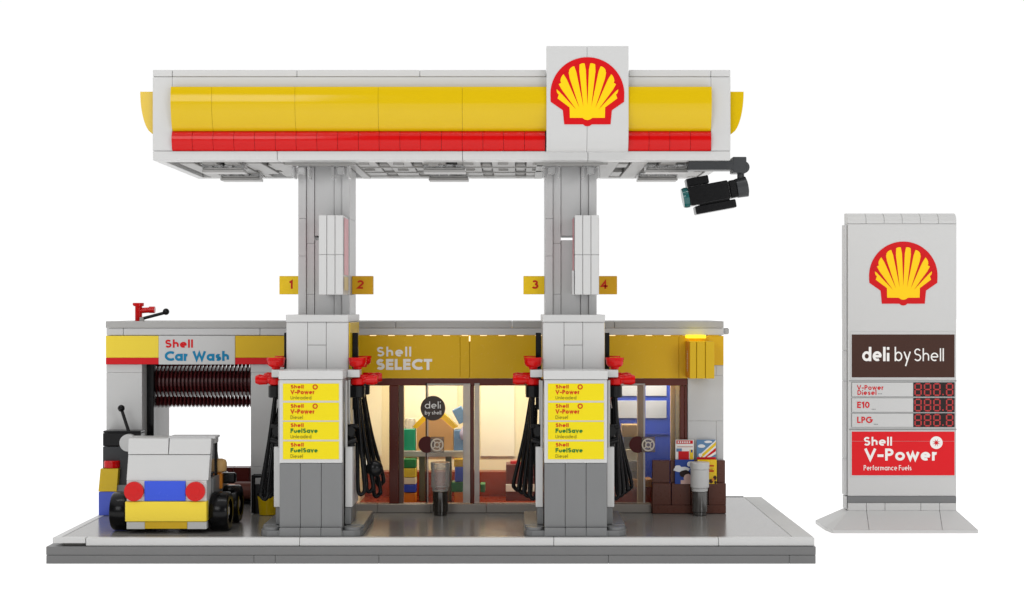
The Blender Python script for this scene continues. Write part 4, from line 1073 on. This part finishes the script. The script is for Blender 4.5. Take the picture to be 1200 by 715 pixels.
ft.build('foot_slope', WHITE, py)
MB().prism([(x + .0, y) for x, y in b5], .0, zb1 - .004, 'z').build('foot_plate', WHITE, py)
mb = MB(); z590 = Z(589.5, yp)
for a, b_ in zip((993.5, 1015.3, 1037, 1079, 1101), (1015.3, 1037, 1079, 1101, 1120.8)): mb.box(X(a, yp) + .01, X(b_, yp) - .01, yp - .03, yp + 1, ztp + .003, z590 - .006, .015)
mb.build('base_row', WHITE, py)
bx('grey_band', MGREY, py, pxl, pxr, yp + .02, yp + .9, z590, Z(581.5, yp), .01)
bd = thing  # (alias unused)
pb = bx('cabinet', WHITE, py, pxl, pxr, yp, yp + .9, Z(581.2, yp), Z(262, yp), .02)
sd = MB()
for a, b_ in ((581, 538), (538, 447), (447, 411), (411, 263)): sd.box(pxl - .14, pxl - .01, yp + .14, yp + .85, Z(a, yp) + .006, Z(b_, yp) - .006, .015)
sd.box(pxl - .1, pxl - .01, yp + .1, yp + .85, Z(597, yp), Z(582, yp), .01)
sd.build('side_strip', WHITE2, py)
# top curved tiles
for k in range(6):
    a = pxl + (pxr - pxl) * k / 6; b_ = pxl + (pxr - pxl) * (k + 1) / 6
    z0_, z1_ = Z(262, yp), Z(249.5, yp)
    pr = [(yp - .04, z0_ + .004)] + [(yp - .04 + .55 * (1 - math.cos(R(t))), z0_ + .1 + (z1_ - z0_ - .1) * math.sin(R(t))) for t in range(0, 91, 9)] + [(yp + .95, z1_), (yp + .95, z0_ + .004)]
    MB().prism(pr, a + .01, b_ - .01, 'x').build('top_tile', WHITE, py, smooth=True)
emblem(pb, X(1058.5, yp), (Z(283, yp) + Z(358, yp)) / 2, Z(283, yp) - Z(358, yp), yp)
# brown panel
fm = MB().box(X(996.3, yp), X(1119.7, yp), yp - .03, yp - .002, Z(444.0, yp), Z(389, yp), .01).build('sign_panel', WHITE, pb)
bp_ = MB().box(X(998, yp), X(1118.4, yp), yp - .045, yp - .032, Z(442.3, yp), Z(392, yp), .004).build('brown_face', SIGNBR, fm)
ys = yp - .045
SC = S(yp)
lettering('deli', bp_, X(1010.5, ys), Z(423.3, ys), 16.5 / SC, WPRINT, y=ys, w=.18, gap=.13, x1=X(1042, ys))
lettering('by', bp_, X(1048.5, ys), Z(423.3, ys), 16.5 / SC, WPRINT, y=ys, w=.10, x1=X(1067, ys))
lettering('Shell', bp_, X(1071, ys), Z(423.3, ys), 14.8 / SC, WPRINT, y=ys, w=.10, x1=X(1106, ys))
# seams
mb = MB()
for pyy in (446.3, 503.0): mb.box(X(995, yp), X(1121, yp), yp - .028, yp - .001, Z(pyy + .45, yp), Z(pyy - .25, yp), 0)
mb.build('seam', MGREY, pb)
# price rows
for t1, t2, a, b_ in (('V-Power', 'Diesel', 448.4, 464.6), ('E10', None, 466.6, 482.8), ('LPG', None, 484.6, 500.4)):
    row = MB().box(X(997.6, yp), X(1118.8, yp), yp - .03, yp - .002, Z(b_ + .4, yp), Z(a - .4, yp), .006).build('price_row', MGREY, pb)
    fc = MB().box(X(998.2, yp), X(1069.8, yp), yp - .045, yp - .031, Z(b_, yp), Z(a, yp), .004).build('name_plate', WHITE, row)
    dp = MB().box(X(1070.3, yp), X(1118.3, yp), yp - .05, yp - .031, Z(b_, yp), Z(a, yp), .004).build('digit_display', plastic('display_black', (.012, .004, .004), .2, .5), row)
    ys = yp - .045
    if t2:
        lettering(t1, fc, X(1004.3, ys), Z(457.0, ys), 5.6 / SC, REDP, y=ys, w=.19, x1=X(1035.5, ys))
        lettering(t2, fc, X(1004.8, ys), Z(462.9, ys), 5.6 / SC, REDP, y=ys, w=.19, x1=X(1027, ys))
    else:
        lettering(t1, fc, X(1004.5, ys), Z(b_ - 4.6, ys), 7.4 / SC, REDP, y=ys, w=.21, x1=X(1019 if t1 == 'E10' else 1022, ys))
    xd = {'V-Power': 1029, 'E10': 1021.5, 'LPG': 1024}[t1]
    sm = MB()
    for kk in range(3): sm.poly([(X(xd + kk * 1.7, ys), ys - .01, Z(b_ - 2.6, ys)), (X(xd + kk * 1.7 + 1, ys), ys - .01, Z(b_ - 2.6, ys)), (X(xd + kk * 1.7 + 1, ys), ys - .01, Z(b_ - 3.6, ys)), (X(xd + kk * 1.7, ys), ys - .01, Z(b_ - 3.6, ys))])
    sm.build('small_mark', MGREY, fc, fix=False)
    ys = yp - .05
    mid = (a + b_) / 2; hh = (b_ - a) / 2 - 1.4
    for cxd in (1075.8, 1086.9, 1097.9, 1112.8):
        g = MB(); put = lambda u, v, k: (X(u, ys), ys - .008 - .0015 * (k % 5), Z(v, ys))
        w2 = 3.5
        for kk, seg_ in enumerate((((-w2, -hh), (-w2, 0)), ((-w2, 0), (-w2, hh)), ((w2, -hh), (w2, 0)), ((w2, 0), (w2, hh)), ((-w2, -hh), (w2, -hh)), ((-w2, 0), (w2, 0)), ((-w2, hh), (w2, hh)))):
            (x0, z0), (x1, z1) = seg_; dx = .75 if x0 != x1 else 0; dz = .75 if z0 != z1 else 0
            ribbon(g, [(cxd + x0 + dx, mid + z0 + dz), (cxd + x1 - dx, mid + z1 - dz)], 1.6, put, kk, cap=False)
        g.build('digit', LEDR, dp, fix=False)
    g = MB().poly([(X(1104.2, ys), ys - .008, Z(b_ - 1.4, ys)), (X(1105.8, ys), ys - .008, Z(b_ - 1.4, ys)), (X(1105.8, ys), ys - .008, Z(b_ - 3, ys)), (X(1104.2, ys), ys - .008, Z(b_ - 3, ys))])
    g.build('decimal_point', LEDR, dp, fix=False)
# red panel
fr_ = MB().box(X(996.3, yp), X(1119.7, yp), yp - .03, yp - .002, Z(558.6, yp), Z(504.2, yp), .01).build('sign_panel', WHITE, pb)
rp = MB().box(X(998, yp), X(1118.4, yp), yp - .045, yp - .032, Z(557, yp), Z(517.2, yp), .004).box(X(998, yp), X(1118.4, yp), yp - .045, yp - .032, Z(516.9, yp), Z(505.8, yp), .004).build('red_face', plastic('bright_red_print', (.68, .010, .016), .4, .3, .01), fr_)
ys = yp - .045
lettering('Shell', rp, X(1012, ys), Z(522.3, ys), 10.2 / SC, WPRINT, y=ys, w=.20, gap=.12, x1=X(1045.3, ys))
lettering('V-Power', rp, X(1013, ys), Z(539.8, ys), 14.2 / SC, WPRINT, y=ys, w=.215, gap=.10, x1=X(1099, ys))
lettering('Performance Fuels', rp, X(1012.2, ys), Z(551.2, ys), 6.0 / SC, WPRINT, y=ys, w=.125, gap=.17, x1=X(1068, ys))
mk = MB(); disc(mk, X(1097.2, ys), Z(518.8, ys), 7.4 / SC, ys - .012, 32)
wm = mk.build('round_mark', WPRINT, rp, fix=False)
mk = MB()
for k in range(8):
    a = R(k * 45 + 22.5); cx_, cz_ = X(1097.2, ys), Z(518.8, ys); r0, r1 = 1.2 / SC, 4.9 / SC
    d = Vector((math.cos(a), math.sin(a))); nn = Vector((-d.y, d.x)) * .6 / SC
    mk.poly([(cx_ + d.x * r0 + nn.x, ys - .016 - .001 * k, cz_ + d.y * r0 + nn.y), (cx_ + d.x * r0 - nn.x, ys - .016 - .001 * k, cz_ + d.y * r0 - nn.y), (cx_ + d.x * r1, ys - .016 - .001 * k, cz_ + d.y * r1)])
disc(mk, cx_, cz_, 1.9 / SC, ys - .03, 20)
mk.build('star_mark', REDP, wm, fix=False)

# ================================================================ WORLD, LIGHTS, CAMERA
w = bpy.data.worlds.new('World'); sc.world = w; w.use_nodes = True
nt = w.node_tree; N = nt.nodes; L = nt.links
bg = N['Background']
# white studio cove: bright ahead and overhead, darkened low behind the camera for deeper reflections
tc = N.new('ShaderNodeTexCoord'); sx = N.new('ShaderNodeSeparateXYZ'); L.new(tc.outputs['Generated'], sx.inputs['Vector'])
def ramp(sock, a, b_, lo, hi):
    m = N.new('ShaderNodeMapRange'); m.interpolation_type = 'SMOOTHSTEP'
    m.inputs['From Min'].default_value = a; m.inputs['From Max'].default_value = b_; m.inputs['To Min'].default_value = lo; m.inputs['To Max'].default_value = hi
    L.new(sock, m.inputs['Value']); return m.outputs['Result']
def mth(op, a, b_):
    m = N.new('ShaderNodeMath'); m.operation = op; L.new(a, m.inputs[0]); L.new(b_, m.inputs[1]); return m.outputs['Value']
val = mth('MAXIMUM', ramp(sx.outputs['Y'], -.15, .35, .16, 1.015), ramp(sx.outputs['Z'], .42, .75, 0, .95))
cb = N.new('ShaderNodeCombineColor')
for k in range(3): L.new(val, cb.inputs[k])
L.new(cb.outputs['Color'], bg.inputs['Color']); bg.inputs['Strength'].default_value = 1.0
def area(name, loc, target, sx_, sy_, power, col=(1, 1, 1)):
    l = bpy.data.lights.new(name, 'AREA'); l.shape = 'RECTANGLE'; l.size = sx_; l.size_y = sy_; l.energy = power; l.color = col
    o = bpy.data.objects.new(name, l); COL.objects.link(o); o.location = loc
    o.rotation_euler = (Vector(target) - Vector(loc)).to_track_quat('-Z', 'Y').to_euler(); return o
area('softbox_key', (-40, -88, 40), (0, 6, 8), 40, 30, 17000)
area('softbox_fill', (48, -84, 26), (2, 6, 6), 32, 26, 13500)
area('softbox_strip', (-4, -17, 68), (-4, 2, 20), 90, 4, 11000)
area('shop_lamp', (1.3, 10.9, 10.4), (1.3, 11.6, 0), 17, 1.6, 1500, (1, .90, .68))
cam = bpy.data.cameras.new('Camera'); co_ = bpy.data.objects.new('Camera', cam); COL.objects.link(co_)
co_.location = (0, -73, 12); co_.rotation_euler = (R(90), 0, 0)
cam.sensor_width = 36; cam.lens = 36 * FPX / 1200; cam.shift_x = -3 / 1200; cam.shift_y = 2.5 / 1200
cam.clip_end = 3000; cam.clip_start = 1
sc.camera = co_
sc.view_settings.view_transform = 'Standard'; sc.view_settings.look = 'None'; sc.view_settings.exposure = 0; sc.view_settings.gamma = 1
sc.cycles.max_bounces = 10; sc.cycles.transparent_max_bounces = 16
sc.cycles.use_denoising = True
